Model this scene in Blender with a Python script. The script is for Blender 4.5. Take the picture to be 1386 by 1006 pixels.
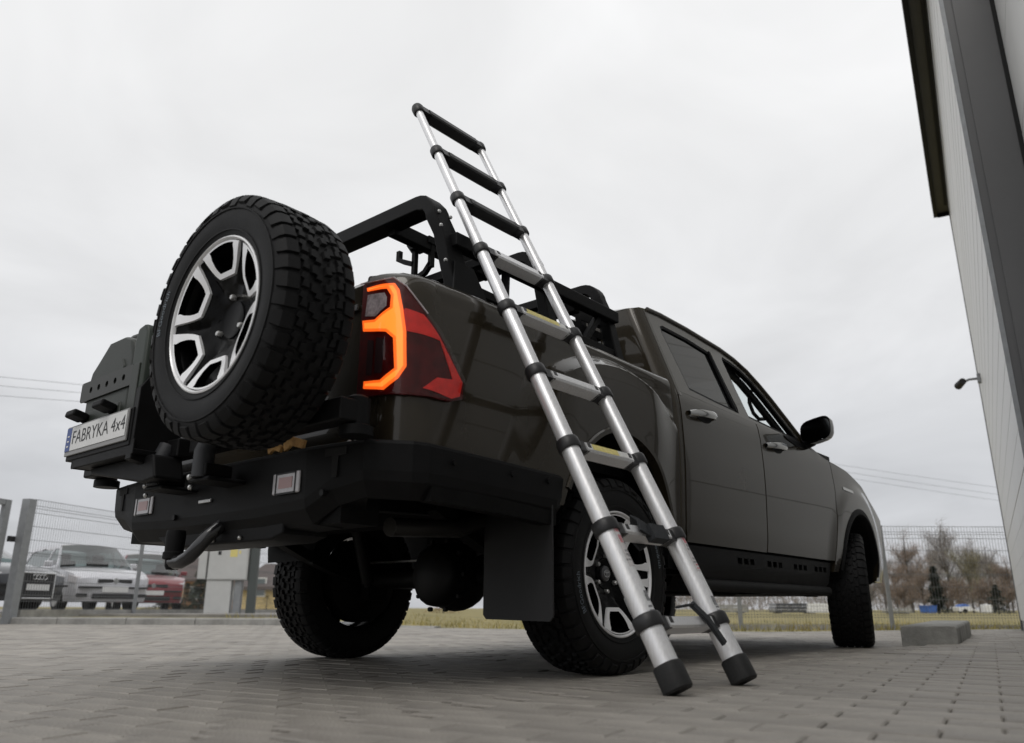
import bpy, bmesh, math, random
from math import sin, cos, pi, radians, hypot, atan2
from mathutils import Vector, Matrix, noise
from mathutils.geometry import tessellate_polygon
random.seed(7)
sc = bpy.context.scene
for o in list(bpy.data.objects): bpy.data.objects.remove(o)
COL = sc.collection

# ------------------------------------------------------------------ camera
CAM = Vector((-2.7113, -2.6307, 0.2426)); YAW, PITCH, ROLL, FPX = radians(40.1065), radians(16.765), radians(0.208), 1064.68
fw = Vector((cos(PITCH)*cos(YAW), cos(PITCH)*sin(YAW), sin(PITCH)))
rt0 = Vector((sin(YAW), -cos(YAW), 0)); up0 = rt0.cross(fw)
rt = rt0*cos(ROLL) + up0*sin(ROLL); upv = -rt0*sin(ROLL) + up0*cos(ROLL)
cd = bpy.data.cameras.new('camera'); cam = bpy.data.objects.new('camera', cd); COL.objects.link(cam)
cam.matrix_world = Matrix(((rt.x, upv.x, -fw.x, CAM.x), (rt.y, upv.y, -fw.y, CAM.y), (rt.z, upv.z, -fw.z, CAM.z), (0, 0, 0, 1)))
cd.sensor_width = 36; cd.lens = FPX/1386*36; cd.clip_start = 0.02; cd.clip_end = 6000
cd.dof.use_dof = True; cd.dof.focus_distance = 3.3; cd.dof.aperture_fstop = 2.8
sc.camera = cam
def at(px, py, depth):
    'point at a pixel of the photograph, at a given depth along the view'
    return CAM + (fw + rt*((px-693)/FPX) - upv*((py-503)/FPX))*depth

# ------------------------------------------------------------------ sky and sun (overcast)
SUN_EL, SUN_AZ = radians(52), radians(200)      # direction the light comes from, azimuth from +X
w = bpy.data.worlds.new('World'); sc.world = w; w.use_nodes = True
nt = w.node_tree; N = nt.nodes; N.clear()
def nd(t, loc=None, **k):
    n = N.new(t)
    for a, b in k.items(): setattr(n, a, b)
    return n
out = nd('ShaderNodeOutputWorld'); bg = nd('ShaderNodeBackground')
sky = nd('ShaderNodeTexSky', sky_type='NISHITA', sun_disc=False)
sky.sun_elevation = SUN_EL; sky.sun_rotation = pi/2 - SUN_AZ; sky.dust_density = 4; sky.altitude = 200
skg = nd('ShaderNodeVectorMath', operation='SCALE'); skg.inputs['Scale'].default_value = 0.1
nt.links.new(sky.outputs[0], skg.inputs[0])
tc = nd('ShaderNodeTexCoord'); sep = nd('ShaderNodeSeparateXYZ'); nt.links.new(tc.outputs['Generated'], sep.inputs[0])
ramp = nd('ShaderNodeValToRGB'); nt.links.new(sep.outputs['Z'], ramp.inputs[0])
e = ramp.color_ramp.elements
e[0].position = 0.0; e[0].color = (0.60, 0.61, 0.64, 1)
e[1].position = 0.55; e[1].color = (0.98, 0.98, 0.98, 1)
e2 = ramp.color_ramp.elements.new(0.13); e2.color = (0.65, 0.66, 0.685, 1)
e3 = ramp.color_ramp.elements.new(0.30); e3.color = (0.85, 0.853, 0.862, 1)
# flat cloud layer: project the direction on a plane overhead
mx = nd('ShaderNodeMath', operation='MAXIMUM'); mx.inputs[1].default_value = 0.0; nt.links.new(sep.outputs['Z'], mx.inputs[0])
ad = nd('ShaderNodeMath', operation='ADD'); ad.inputs[1].default_value = 0.16; nt.links.new(mx.outputs[0], ad.inputs[0])
dvx = nd('ShaderNodeMath', operation='DIVIDE'); nt.links.new(sep.outputs['X'], dvx.inputs[0]); nt.links.new(ad.outputs[0], dvx.inputs[1])
dvy = nd('ShaderNodeMath', operation='DIVIDE'); nt.links.new(sep.outputs['Y'], dvy.inputs[0]); nt.links.new(ad.outputs[0], dvy.inputs[1])
cmb = nd('ShaderNodeCombineXYZ'); nt.links.new(dvx.outputs[0], cmb.inputs[0]); nt.links.new(dvy.outputs[0], cmb.inputs[1])
nz = nd('ShaderNodeTexNoise'); nz.inputs['Scale'].default_value = 1.5; nz.inputs['Detail'].default_value = 5; nz.inputs['Roughness'].default_value = 0.5
nz.inputs['Distortion'].default_value = 0.6
nt.links.new(cmb.outputs[0], nz.inputs['Vector'])
mr = nd('ShaderNodeMapRange'); mr.inputs['From Min'].default_value = 0.3; mr.inputs['From Max'].default_value = 0.72
mr.inputs['To Min'].default_value = 0.87; mr.inputs['To Max'].default_value = 1.07
nt.links.new(nz.outputs[0], mr.inputs['Value'])
mulc = nd('ShaderNodeVectorMath', operation='SCALE'); nt.links.new(ramp.outputs[0], mulc.inputs[0]); nt.links.new(mr.outputs[0], mulc.inputs['Scale'])
mixs = nd('ShaderNodeMix', data_type='RGBA'); mixs.inputs['Factor'].default_value = 0.93
nt.links.new(skg.outputs[0], mixs.inputs['A']); nt.links.new(mulc.outputs[0], mixs.inputs['B'])
nt.links.new(mixs.outputs['Result'], bg.inputs['Color']); bg.inputs['Strength'].default_value = 1.0
nt.links.new(bg.outputs[0], out.inputs[0])
sd = bpy.data.lights.new('sun', 'SUN'); sd.energy = 0.7; sd.angle = radians(25); sd.color = (1, 0.97, 0.93)
sun = bpy.data.objects.new('sun', sd); COL.objects.link(sun)
sun.rotation_euler = Vector((cos(SUN_EL)*cos(SUN_AZ), cos(SUN_EL)*sin(SUN_AZ), sin(SUN_EL))).to_track_quat('Z', 'Y').to_euler()
sun.location = (0, 0, 30)
vs = sc.view_settings; vs.view_transform = 'Standard'; vs.look = 'None'; vs.gamma = 1; vs.exposure = 0.0
try: vs.use_curve_mapping = False
except Exception: pass
sc.render.resolution_x = 1024; sc.render.resolution_y = 743

# ------------------------------------------------------------------ materials
MATS = {}
def mat(name, base, rough=0.5, metal=0.0, coat=0.0, var=0.0, vscale=8.0, bump=0.0, bscale=60.0, rvar=0.0, emit=None, estr=0.0, spec=0.5, col2=None, stretch=None, island=0.0, objrand=0.0):
    m = bpy.data.materials.new(name); m.use_nodes = True; t = m.node_tree; p = t.nodes['Principled BSDF']
    p.inputs['Base Color'].default_value = (*base, 1); p.inputs['Roughness'].default_value = rough; p.inputs['Metallic'].default_value = metal
    p.inputs['Coat Weight'].default_value = coat; p.inputs['Coat Roughness'].default_value = 0.04
    p.inputs['Specular IOR Level'].default_value = spec
    co = t.nodes.new('ShaderNodeTexCoord'); src = co.outputs['Object']
    if stretch:
        mp = t.nodes.new('ShaderNodeMapping'); mp.inputs['Scale'].default_value = stretch; t.links.new(src, mp.inputs[0]); src = mp.outputs[0]
    cur = None
    if var or col2:
        n = t.nodes.new('ShaderNodeTexNoise'); n.inputs['Scale'].default_value = vscale; n.inputs['Detail'].default_value = 6; n.inputs['Roughness'].default_value = 0.62
        t.links.new(src, n.inputs['Vector'])
        r = t.nodes.new('ShaderNodeValToRGB'); t.links.new(n.outputs[0], r.inputs[0])
        r.color_ramp.elements[0].position = 0.32; r.color_ramp.elements[1].position = 0.70
        c2 = col2 or tuple(min(1, b*(1+var)) for b in base); c1 = base if col2 else tuple(b*(1-var) for b in base)
        r.color_ramp.elements[0].color = (*c1, 1); r.color_ramp.elements[1].color = (*c2, 1)
        cur = r.outputs[0]
        if rvar:
            mrn = t.nodes.new('ShaderNodeMapRange'); mrn.inputs['To Min'].default_value = max(0.02, rough-rvar); mrn.inputs['To Max'].default_value = min(1, rough+rvar)
            t.links.new(n.outputs[0], mrn.inputs['Value']); t.links.new(mrn.outputs[0], p.inputs['Roughness'])
    if island or objrand:
        hs = t.nodes.new('ShaderNodeHueSaturation')
        if cur: t.links.new(cur, hs.inputs['Color'])
        else: hs.inputs['Color'].default_value = (*base, 1)
        if island: g = t.nodes.new('ShaderNodeNewGeometry'); s_ = g.outputs['Random Per Island']; k = island
        else: g = t.nodes.new('ShaderNodeObjectInfo'); s_ = g.outputs['Random']; k = objrand
        mm = t.nodes.new('ShaderNodeMapRange'); mm.inputs['To Min'].default_value = 1-k; mm.inputs['To Max'].default_value = 1+k
        t.links.new(s_, mm.inputs['Value']); t.links.new(mm.outputs[0], hs.inputs['Value']); cur = hs.outputs[0]
    if cur: t.links.new(cur, p.inputs['Base Color'])
    if bump:
        n2 = t.nodes.new('ShaderNodeTexNoise'); n2.inputs['Scale'].default_value = bscale; n2.inputs['Detail'].default_value = 4; t.links.new(src, n2.inputs['Vector'])
        b = t.nodes.new('ShaderNodeBump'); b.inputs['Strength'].default_value = bump; b.inputs['Distance'].default_value = 0.01
        t.links.new(n2.outputs[0], b.inputs['Height']); t.links.new(b.outputs[0], p.inputs['Normal'])
    if emit: p.inputs['Emission Color'].default_value = (*emit, 1); p.inputs['Emission Strength'].default_value = estr
    MATS[name] = m
    return m
def glass(name, tint, refl=0.06):
    m = bpy.data.materials.new(name); m.use_nodes = True; t = m.node_tree; t.nodes.clear()
    o = t.nodes.new('ShaderNodeOutputMaterial'); mx = t.nodes.new('ShaderNodeMixShader'); tr = t.nodes.new('ShaderNodeBsdfTransparent'); gl = t.nodes.new('ShaderNodeBsdfGlossy')
    tr.inputs[0].default_value = (*tint, 1); gl.inputs['Roughness'].default_value = 0.02
    fr = t.nodes.new('ShaderNodeLayerWeight'); fr.inputs[0].default_value = 0.5
    pw = t.nodes.new('ShaderNodeMath'); pw.operation = 'POWER'; pw.inputs[1].default_value = 4.5; t.links.new(fr.outputs['Facing'], pw.inputs[0])
    a = t.nodes.new('ShaderNodeMath'); a.operation = 'ADD'; a.inputs[1].default_value = refl; a.use_clamp = True
    t.links.new(pw.outputs[0], a.inputs[0]); t.links.new(a.outputs[0], mx.inputs[0]); t.links.new(tr.outputs[0], mx.inputs[1]); t.links.new(gl.outputs[0], mx.inputs[2]); t.links.new(mx.outputs[0], o.inputs[0])
    MATS[name] = m; return m
PAINT = mat('paint_bronze', (0.033, 0.0265, 0.0170), 0.26, 0.2, 0.85, spec=0.2, var=0.05, vscale=3, rvar=0.03)
BLACK = mat('black_powder_coat', (0.006, 0.006, 0.0064), 0.52, 0, 0, spec=0.16, var=0.25, vscale=12, bump=0.12, bscale=420, rvar=0.08)
PLAST = mat('black_plastic', (0.005, 0.005, 0.0055), 0.6, spec=0.16, var=0.2, vscale=10, bump=0.06, bscale=300)
RUBBER = mat('tyre_rubber', (0.0070, 0.0070, 0.0075), 0.60, spec=0.22, var=0.3, vscale=14, bump=0.1, bscale=180, rvar=0.12)
UNDER = mat('chassis_black', (0.004, 0.004, 0.004), 0.7, spec=0.15, var=0.4, vscale=9, bump=0.1, bscale=90)
AXLEM = mat('axle_paint', (0.005, 0.005, 0.005), 0.5, spec=0.25, var=0.3, vscale=20)
ALU = mat('brushed_aluminium', (0.84, 0.84, 0.85), 0.36, 0.6, var=0.10, vscale=5, rvar=0.07, stretch=(40, 40, 1.2), bump=0.02, bscale=10)
MACH = mat('machined_silver', (0.90, 0.90, 0.91), 0.33, 0.25, coat=0.3, var=0.04, vscale=20)
GBLACK = mat('gloss_black_wheel', (0.003, 0.003, 0.0033), 0.22, 0, 0.0, spec=0.08, var=0.2, vscale=15)
CHROME = mat('chrome', (0.80, 0.80, 0.80), 0.12, 1.0)
STEEL = mat('zinc_steel', (0.55, 0.55, 0.54), 0.35, 0.9, var=0.15, vscale=30)
CAPBLK = mat('ladder_black_plastic', (0.016, 0.016, 0.017), 0.42, var=0.2, vscale=30, bump=0.05, bscale=200)
FOOT = mat('ladder_foot_rubber', (0.010, 0.010, 0.010), 0.7, var=0.2, vscale=30, bump=0.15, bscale=150)
GSIDE = glass('tinted_privacy_glass', (0.02, 0.02, 0.02), 0.10)
GCLEAR = glass('clear_window_glass', (0.90, 0.95, 0.94), 0.03)
GCAR = glass('car_window_glass', (0.30, 0.37, 0.36), 0.17)
GLENS = glass('clear_outer_lens', (1.0, 0.93, 0.92), 0.035)
LAMPI = mat('amber_light_core', (0.8, 0.3, 0.03), 0.3, emit=(1.0, 0.30, 0.035), estr=1.0)
LAMPO = mat('amber_light_bar', (0.8, 0.2, 0.02), 0.3, emit=(1.0, 0.125, 0.010), estr=0.95)
LAMPR = mat('red_lens', (0.72, 0.020, 0.012), 0.25, coat=0.1, var=0.15, vscale=40)
LAMPD = mat('smoked_red_lens', (0.070, 0.0035, 0.004), 0.3, coat=0.0, spec=0.2, var=0.4, vscale=25)
LAMPC = mat('clear_reflector', (0.42, 0.43, 0.46), 0.25, 0.1, var=0.4, vscale=60)
LENSW = mat('clear_lamp_lens', (0.55, 0.53, 0.54), 0.25, 0.1, coat=0.5, var=0.12, vscale=60)
LENSRD = mat('faint_red_reflector', (0.50, 0.30, 0.29), 0.3, coat=0.3)
GLINT = mat('amber_glint', (0.85, 0.46, 0.18), 0.7, var=0.35, vscale=30)  # reflected orange light put into a plain surface colour
WEB = mat('dark_webbing', (0.02, 0.022, 0.025), 0.75, var=0.3, vscale=90)
OLIVE = mat('olive_plastic', (0.017, 0.022, 0.0165), 0.5, var=0.2, vscale=8, bump=0.08, bscale=120)
PLATEW = mat('plate_white', (0.70, 0.70, 0.69), 0.4, coat=0.2, var=0.05, vscale=12)
PLATEB = mat('plate_blue', (0.022, 0.060, 0.25), 0.4)
PLATEF = mat('plate_frame_grey', (0.28, 0.28, 0.28), 0.45)
INK = mat('black_print', (0.012, 0.012, 0.012), 0.5)
TYRELET = mat('tyre_lettering', (0.15, 0.18, 0.21), 0.6, var=0.3, vscale=40)
INTER = mat('dark_interior_trim', (0.006, 0.006, 0.0065), 0.7, var=0.2, vscale=10)
STICKR = mat('red_sticker_print', (0.50, 0.16, 0.18), 0.5, var=0.3, vscale=120)
STICKK = mat('grey_sticker_print', (0.22, 0.22, 0.23), 0.5, var=0.3, vscale=120)
STICKY = mat('yellow_sticker', (0.72, 0.62, 0.22), 0.5, var=0.15, vscale=60)
STICKW = mat('white_sticker', (0.72, 0.72, 0.70), 0.5, var=0.08, vscale=60)
PAVER = mat('concrete_paver', (0.300, 0.278, 0.248), 0.60, var=0.32, vscale=2.6, rvar=0.12, bump=0.5, bscale=130, objrand=0.10)
PAVERS = mat('concrete_paver_field', (0.300, 0.278, 0.248), 0.60, var=0.32, vscale=2.6, rvar=0.12, bump=0.5, bscale=130, island=0.10)
JOINT = mat('paving_joint_sand', (0.20, 0.19, 0.172), 0.95, var=0.35, vscale=30, bump=0.4, bscale=200)
CONC = mat('concrete', (0.30, 0.295, 0.28), 0.85, var=0.25, vscale=6, bump=0.4, bscale=80)
CONCD = mat('weathered_concrete', (0.29, 0.288, 0.27), 0.9, var=0.35, vscale=5, bump=0.5, bscale=50)
PANEL = mat('cladding_panel', (0.60, 0.60, 0.59), 0.45, 0.1, var=0.04, vscale=2, rvar=0.05)
DARKGREY = mat('anthracite_flashing', (0.105, 0.105, 0.107), 0.42, 0.1, var=0.06, vscale=2)
SEAL = mat('black_seal', (0.006, 0.006, 0.006), 0.8)
SOFFIT = mat('eaves_soffit', (0.062, 0.060, 0.050), 0.6, var=0.1, vscale=3)
GALV = mat('galvanised_steel', (0.27, 0.28, 0.29), 0.5, 0.35, var=0.12, vscale=10)
WIRE = mat('grey_fence_wire', (0.17, 0.175, 0.18), 0.55, 0.2)
CABINET = mat('cabinet_grey', (0.52, 0.525, 0.515), 0.55, var=0.06, vscale=4)
GRASSG = mat('grassland', (0.16, 0.145, 0.055), 0.95, col2=(0.30, 0.245, 0.10), vscale=0.9, bump=0.6, bscale=12)
BLADE = mat('grass_blades', (0.16, 0.165, 0.045), 0.8, col2=(0.40, 0.31, 0.11), vscale=0.7, island=0.3)
LOT = mat('gravel_lot', (0.25, 0.24, 0.225), 0.95, var=0.25, vscale=3, bump=0.5, bscale=40)
BARK = mat('bark', (0.085, 0.075, 0.068), 0.95, var=0.3, vscale=9)
WOODP = mat('pole_dark', (0.10, 0.095, 0.09), 0.9, var=0.2, vscale=10)
CONCP = mat('pole_concrete', (0.50, 0.50, 0.48), 0.85, var=0.15, vscale=6)
TWIGB = mat('brown_twigs', (0.24, 0.185, 0.145), 0.95, island=0.35)
TWIGG = mat('grey_twigs', (0.27, 0.245, 0.225), 0.95, island=0.3)
TWIGO = mat('olive_twigs', (0.22, 0.20, 0.13), 0.95, island=0.3)
SPRUCE = mat('spruce_needles', (0.022, 0.034, 0.022), 0.9, island=0.4)
BUSHG = mat('bush_leaves', (0.042, 0.055, 0.026), 0.9, island=0.4)
ROOFT = mat('brown_roof_tiles', (0.105, 0.085, 0.080), 0.8, var=0.12, vscale=5)
STUCCO = mat('yellow_stucco', (0.60, 0.47, 0.24), 0.9, var=0.06, vscale=4)
STUCCW = mat('pale_stucco', (0.55, 0.52, 0.45), 0.9, var=0.06, vscale=4)
BRICKO = mat('orange_wall', (0.42, 0.21, 0.10), 0.9, var=0.1, vscale=4)
FARWOOD = mat('far_wood_twigs', (0.29, 0.265, 0.255), 1.0, island=0.25)
SILVER = mat('silver_car_paint', (0.62, 0.62, 0.65), 0.32, 0.35, 0.8)
RED = mat('dark_red_car_paint', (0.20, 0.018, 0.024), 0.32, 0.2, 0.8)
NAVY = mat('dark_grey_car_paint', (0.035, 0.038, 0.045), 0.3, 0.2, 0.8)
CARTRIM = mat('car_trim_black', (0.014, 0.014, 0.015), 0.6)
BLUET = mat('blue_tarp', (0.045, 0.13, 0.42), 0.6, var=0.2, vscale=3)
WHITEP = mat('white_paint', (0.72, 0.72, 0.71), 0.5, var=0.05, vscale=4)

PAINT.node_tree.nodes['Principled BSDF'].inputs['Coat IOR'].default_value = 1.42
# ------------------------------------------------------------------ mesh helpers
class MB:
    def __init__(s): s.v = []; s.f = []; s.mi = []; s.m = 0
    def add(s, vs, fs):
        b = len(s.v); s.v += [tuple(p) for p in vs]; s.f += [tuple(i+b for i in f) for f in fs]; s.mi += [s.m]*len(fs)
        return s
    def box(s, c, d, M=None):
        hx, hy, hz = d[0]/2, d[1]/2, d[2]/2; P = []
        for z in (-hz, hz):
            for x, y in ((-hx, -hy), (hx, -hy), (hx, hy), (-hx, hy)):
                q = Vector((x, y, z))
                if M is not None: q = M @ q
                P.append(q + Vector(c))
        return s.add(P, [(3, 2, 1, 0), (4, 5, 6, 7), (0, 1, 5, 4), (1, 2, 6, 5), (2, 3, 7, 6), (3, 0, 4, 7)])
    def bb(s, x0, x1, y0, y1, z0, z1): return s.box(((x0+x1)/2, (y0+y1)/2, (z0+z1)/2), (abs(x1-x0), abs(y1-y0), abs(z1-z0)))
    def prism(s, poly, fn, d0, d1):
        'poly 2d, fn(u,v,d)->3d'
        n = len(poly); A = [fn(u, v, d0) for u, v in poly]; B = [fn(u, v, d1) for u, v in poly]
        tri = tessellate_polygon([[Vector((u, v, 0)) for u, v in poly]])
        fs = [tuple(t) for t in tri] + [tuple(i+n for i in reversed(t)) for t in tri] + [(i, (i+1) % n, (i+1) % n+n, i+n) for i in range(n)]
        return s.add(A+B, fs)
    def grid(s, rows, closeu=False):
        R, C = len(rows), len(rows[0]); P = [p for r in rows for p in r]; fs = []
        for i in range(R-1):
            for j in range(C if closeu else C-1): fs.append((i*C+j, i*C+(j+1) % C, (i+1)*C+(j+1) % C, (i+1)*C+j))
        return s.add(P, fs)
    def tube(s, path, r, n=10, caps=True):
        path = [Vector(p) for p in path]; k = len(path); rs = r if isinstance(r, (list, tuple)) else [r]*k
        T = [(path[min(i+1, k-1)]-path[max(i-1, 0)]).normalized() for i in range(k)]
        a = Vector((0, 0, 1)) if abs(T[0].z) < 0.9 else Vector((1, 0, 0))
        U = (a - T[0]*a.dot(T[0])).normalized(); rows = []
        for i in range(k):
            U = (U - T[i]*U.dot(T[i])).normalized(); V = T[i].cross(U)
            rows.append([path[i] + (U*cos(2*pi*j/n) + V*sin(2*pi*j/n))*rs[i] for j in range(n)])
        b = len(s.v); s.grid(rows, True)
        if caps:
            s.f += [tuple(b+j for j in reversed(range(n))), tuple(b+(k-1)*n+j for j in range(n))]; s.mi += [s.m]*2
        return s
    def beam(s, path, wd, ht, up=(0, 0, 1)):
        'rectangular section swept along a path; wd across, ht along up'
        path = [Vector(p) for p in path]; k = len(path); rows = []; up = Vector(up)
        for i in range(k):
            d0 = (path[i]-path[i-1]).normalized() if i else (path[1]-path[0]).normalized()
            d1 = (path[i+1]-path[i]).normalized() if i < k-1 else d0
            t = (d0+d1).normalized(); sdv = t.cross(up)
            if sdv.length < 1e-4: sdv = t.cross(Vector((1, 0, 0)))
            sdv.normalize(); u2 = sdv.cross(t).normalized(); m = 1/max(0.5, t.dot(d0))
            # mitre in the plane of the bend
            bend = (d1-d0); kx = ky = 1
            if bend.length > 1e-4:
                bn = bend.normalized(); kx = 1+(m-1)*abs(bn.dot(sdv)); ky = 1+(m-1)*abs(bn.dot(u2))
            rows.append([path[i]+sdv*(a*wd/2*kx)+u2*(b*ht/2*ky) for a, b in ((-1, -1), (1, -1), (1, 1), (-1, 1))])
        b = len(s.v); s.grid(rows, True); s.f += [(b+3, b+2, b+1, b), tuple(b+(k-1)*4+j for j in range(4))]; s.mi += [s.m]*2
        return s
    def lathe(s, prof, n, fn, a0=0, a1=2*pi):
        'prof [(r,h)], fn(x,z,h)'
        full = abs(a1-a0-2*pi) < 1e-6; m = n if full else n+1
        rows = [[fn(r*cos(a0+(a1-a0)*j/n), r*sin(a0+(a1-a0)*j/n), h) for j in range(m)] for r, h in prof]
        return s.grid(rows, full)
    def ball(s, c, r, n=10, k=6, sq=(1, 1, 1)):
        rows = [[(c[0]+r*sq[0]*sin(pi*i/k)*cos(2*pi*j/n), c[1]+r*sq[1]*sin(pi*i/k)*sin(2*pi*j/n), c[2]+r*sq[2]*cos(pi*i/k)) for j in range(n)] for i in range(k+1)]
        return s.grid(rows, True)
    def mesh(s, name, mats, smooth=None, recalc=True, merge=1e-5):
        me = bpy.data.meshes.new(name); me.from_pydata(s.v, [], s.f)
        for m in (mats if isinstance(mats, (list, tuple)) else [mats]): me.materials.append(m)
        if any(s.mi): me.polygons.foreach_set('material_index', s.mi)
        bm = bmesh.new(); bm.from_mesh(me)
        if merge: bmesh.ops.remove_doubles(bm, verts=bm.verts, dist=merge)
        if recalc: bmesh.ops.recalc_face_normals(bm, faces=bm.faces)
        bm.to_mesh(me); bm.free()
        if smooth is not None:
            me.polygons.foreach_set('use_smooth', [True]*len(me.polygons)); me.set_sharp_from_angle(angle=radians(smooth))
        me.update(); return me
    def build(s, name, mats, parent=None, smooth=35, bevel=0, seg=2, solid=0, soff=-1, recalc=True, loc=None, rot=None, merge=1e-5):
        return link(name, s.mesh(name, mats, smooth, recalc, merge), parent, bevel, seg, solid, soff, loc, rot)
def link(name, me, parent=None, bevel=0, seg=2, solid=0, soff=-1, loc=None, rot=None):
    o = bpy.data.objects.new(name, me); COL.objects.link(o); o.parent = parent
    if loc is not None: o.location = loc
    if rot is not None: o.rotation_euler = rot
    if solid:
        m = o.modifiers.new('thickness', 'SOLIDIFY'); m.thickness = solid; m.offset = soff; m.use_even_offset = False
        es = o.modifiers.new('edges', 'EDGE_SPLIT'); es.split_angle = radians(38)
    if bevel:
        m = o.modifiers.new('bevel', 'BEVEL'); m.width = bevel; m.segments = seg; m.limit_method = 'ANGLE'; m.angle_limit = radians(40); m.harden_normals = True
        if not solid: pass
    return o
def thing(name, label, cat, loc=(0, 0, 0), rotz=0, group=None):
    o = bpy.data.objects.new(name, None); COL.objects.link(o); o.location = loc; o.rotation_euler = (0, 0, rotz); o.empty_display_size = 0.1
    return tag(o, label, cat, group)
def tag(o, label=None, cat=None, group=None, kind=None):
    if label: o['label'] = label
    if cat: o['category'] = cat
    if group: o['group'] = group
    if kind: o['kind'] = kind
    return o
def patch(poly, fmap, maxedge=0.05, holes=()):
    'triangulated 2d outline (with holes), refined and mapped to 3d'
    loops = [[Vector((p[0], p[1], 0)) for p in poly]] + [[Vector((p[0], p[1], 0)) for p in h] for h in holes]
    flat = [p for l in loops for p in l]; tri = tessellate_polygon(loops)
    bm = bmesh.new(); V = [bm.verts.new(p) for p in flat]
    for t in tri:
        try: bm.faces.new([V[i] for i in t])
        except ValueError: pass
    for _ in range(5):
        L = [e for e in bm.edges if e.calc_length() > maxedge]
        if not L: break
        bmesh.ops.subdivide_edges(bm, edges=L, cuts=1); bmesh.ops.triangulate(bm, faces=bm.faces)
    mb = MB(); bm.verts.index_update()
    mb.add([fmap(v.co.x, v.co.y) for v in bm.verts], [tuple(v.index for v in f.verts) for f in bm.faces]); bm.free()
    return mb
def lerp(a, b, t): return a+(b-a)*t
def interp(x, tab):
    if x <= tab[0][0]: return tab[0][1]
    for (a, b), (c, d) in zip(tab, tab[1:]):
        if x <= c: return b+(d-b)*(x-a)/(c-a)
    return tab[-1][1]
def sm(a):
    a = min(1, max(0, a)); return a*a*(3-2*a)
def text_geo(txt, size, shear=0):
    cu = bpy.data.curves.new('t', 'FONT'); cu.body = txt; cu.size = size; cu.shear = shear; cu.align_x = 'CENTER'; cu.align_y = 'CENTER'; cu.resolution_u = 3
    o = bpy.data.objects.new('t', cu); COL.objects.link(o); dg = bpy.context.evaluated_depsgraph_get(); dg.update()
    me = o.evaluated_get(dg).to_mesh(); r = ([v.co.copy() for v in me.vertices], [tuple(p.vertices) for p in me.polygons])
    o.evaluated_get(dg).to_mesh_clear(); bpy.data.objects.remove(o); bpy.data.curves.remove(cu); return r

# ================================================================== SETTING
WD = radians(9.79); wdir = Vector((cos(WD), sin(WD), 0)); wnor = Vector((-sin(WD), cos(WD), 0))     # wall direction, normal towards the truck
def gz(x, y): return 0.030*sm((-y-0.96)/0.5)          # the paving falls a touch towards the truck
EDGE = [(40, -13.6), (12, -1.7), (6.0, 1.2), (5.0, 3.6), (4.25, 7.7), (2.0, 10.4), (-6, 19.5), (-40, 55)]
def edge_dense(step):
    o = []
    for (a, b), (c, d) in zip(EDGE, EDGE[1:]):
        n = max(1, int(hypot(c-a, d-b)/step))
        for i in range(n): o.append((lerp(a, c, i/n), lerp(b, d, i/n)))
    o.append(EDGE[-1]); return o
# base ground to the horizon
g = MB(); g.grid([[(x, y, -0.10) for x in (-4000, -200, -30, 30, 200, 4000)] for y in (-4000, -200, -30, 30, 200, 4000)])
tag(g.build('ground', GRASSG), kind='structure')
# paved yard bed
pv = MB()
ys = [-60, -30, -10, -5, -3] + [-2.6+0.1*i for i in range(40)] + [2, 4, 8, 14, 22]
pvrows = []
E2 = edge_dense(0.6)
for (a, b) in E2:
    c0 = Vector((-9, -6)); v = Vector((a, b))
    pvrows.append([(lerp(c0.x, v.x, t), lerp(c0.y, v.y, t), gz(lerp(c0.x, v.x, t), lerp(c0.y, v.y, t))-0.0125) for t in [i/150 for i in range(151)]])
pv.grid(pvrows)
pavement = tag(pv.build('pavement', JOINT), kind='structure')
bk = MB(); bk.grid([[(-60, -60, -0.06), (4, -60, -0.06)], [(-60, 8, -0.06), (4, 8, -0.06)]])
tag(bk.build('yard_base', CONC), kind='structure')
# pavers: running bond along the wall direction
PL, PW = 0.20, 0.10
def paver_mesh():
    b = MB(); g_ = 0.0013; c_ = 0.0045; hx, hy = PL/2-g_, PW/2-g_
    ring = lambda dx, dy, z: [(-dx, -dy, z), (dx, -dy, z), (dx, dy, z), (-dx, dy, z)]
    R = [ring(hx, hy, -0.022), ring(hx, hy, -0.0035), ring(hx-c_, hy-c_, 0)]
    b.grid(R, True); b.f.append((8, 9, 10, 11)); b.mi.append(0); return b
pbase = paver_mesh(); pme = pbase.mesh('paver', PAVER, smooth=20)
def inside_edge(p):
    # kerb side test against EDGE polyline (camera side is inside)
    for (a, b), (c, d) in zip(EDGE, EDGE[1:]):
        pass
    best = 1e9; sgn = 1
    for (a, b), (c, d) in zip(EDGE, EDGE[1:]):
        dx, dy = c-a, d-b; L2 = dx*dx+dy*dy; t = max(0, min(1, ((p[0]-a)*dx+(p[1]-b)*dy)/L2)); qx, qy = a+dx*t-p[0], b+dy*t-p[1]; dd = hypot(qx, qy)
        if dd < best: best = dd; sgn = 1 if (dx*(p[1]-b)-dy*(p[0]-a)) > 0 else -1
    return sgn*best
cands = []
WALLOFF = -2.431
for i in range(-150, 320):
    for j in range(-10, 90):
        u = i*PW; v_ = j*PL + (PL/2 if i % 2 else 0) + WALLOFF + .11
        p = wdir*u + wnor*v_
        d = p - CAM; dep = d.dot(fw)
        if dep < 0.9 or dep > 13: continue
        px = 693+FPX*d.dot(rt)/dep; py = 503-FPX*d.dot(upv)/dep
        if px < -160 or px > 1546 or py > 1120: continue
        if v_ < WALLOFF+.02: continue
        if inside_edge((p.x, p.y)) < 0.12: continue
        vis = -60 < px < 1446 and 838 < py < 1040
        cands.append((0 if vis else 1, dep, p.x, p.y))
cands.sort()
rr = random.Random(3)
rest = MB()
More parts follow.
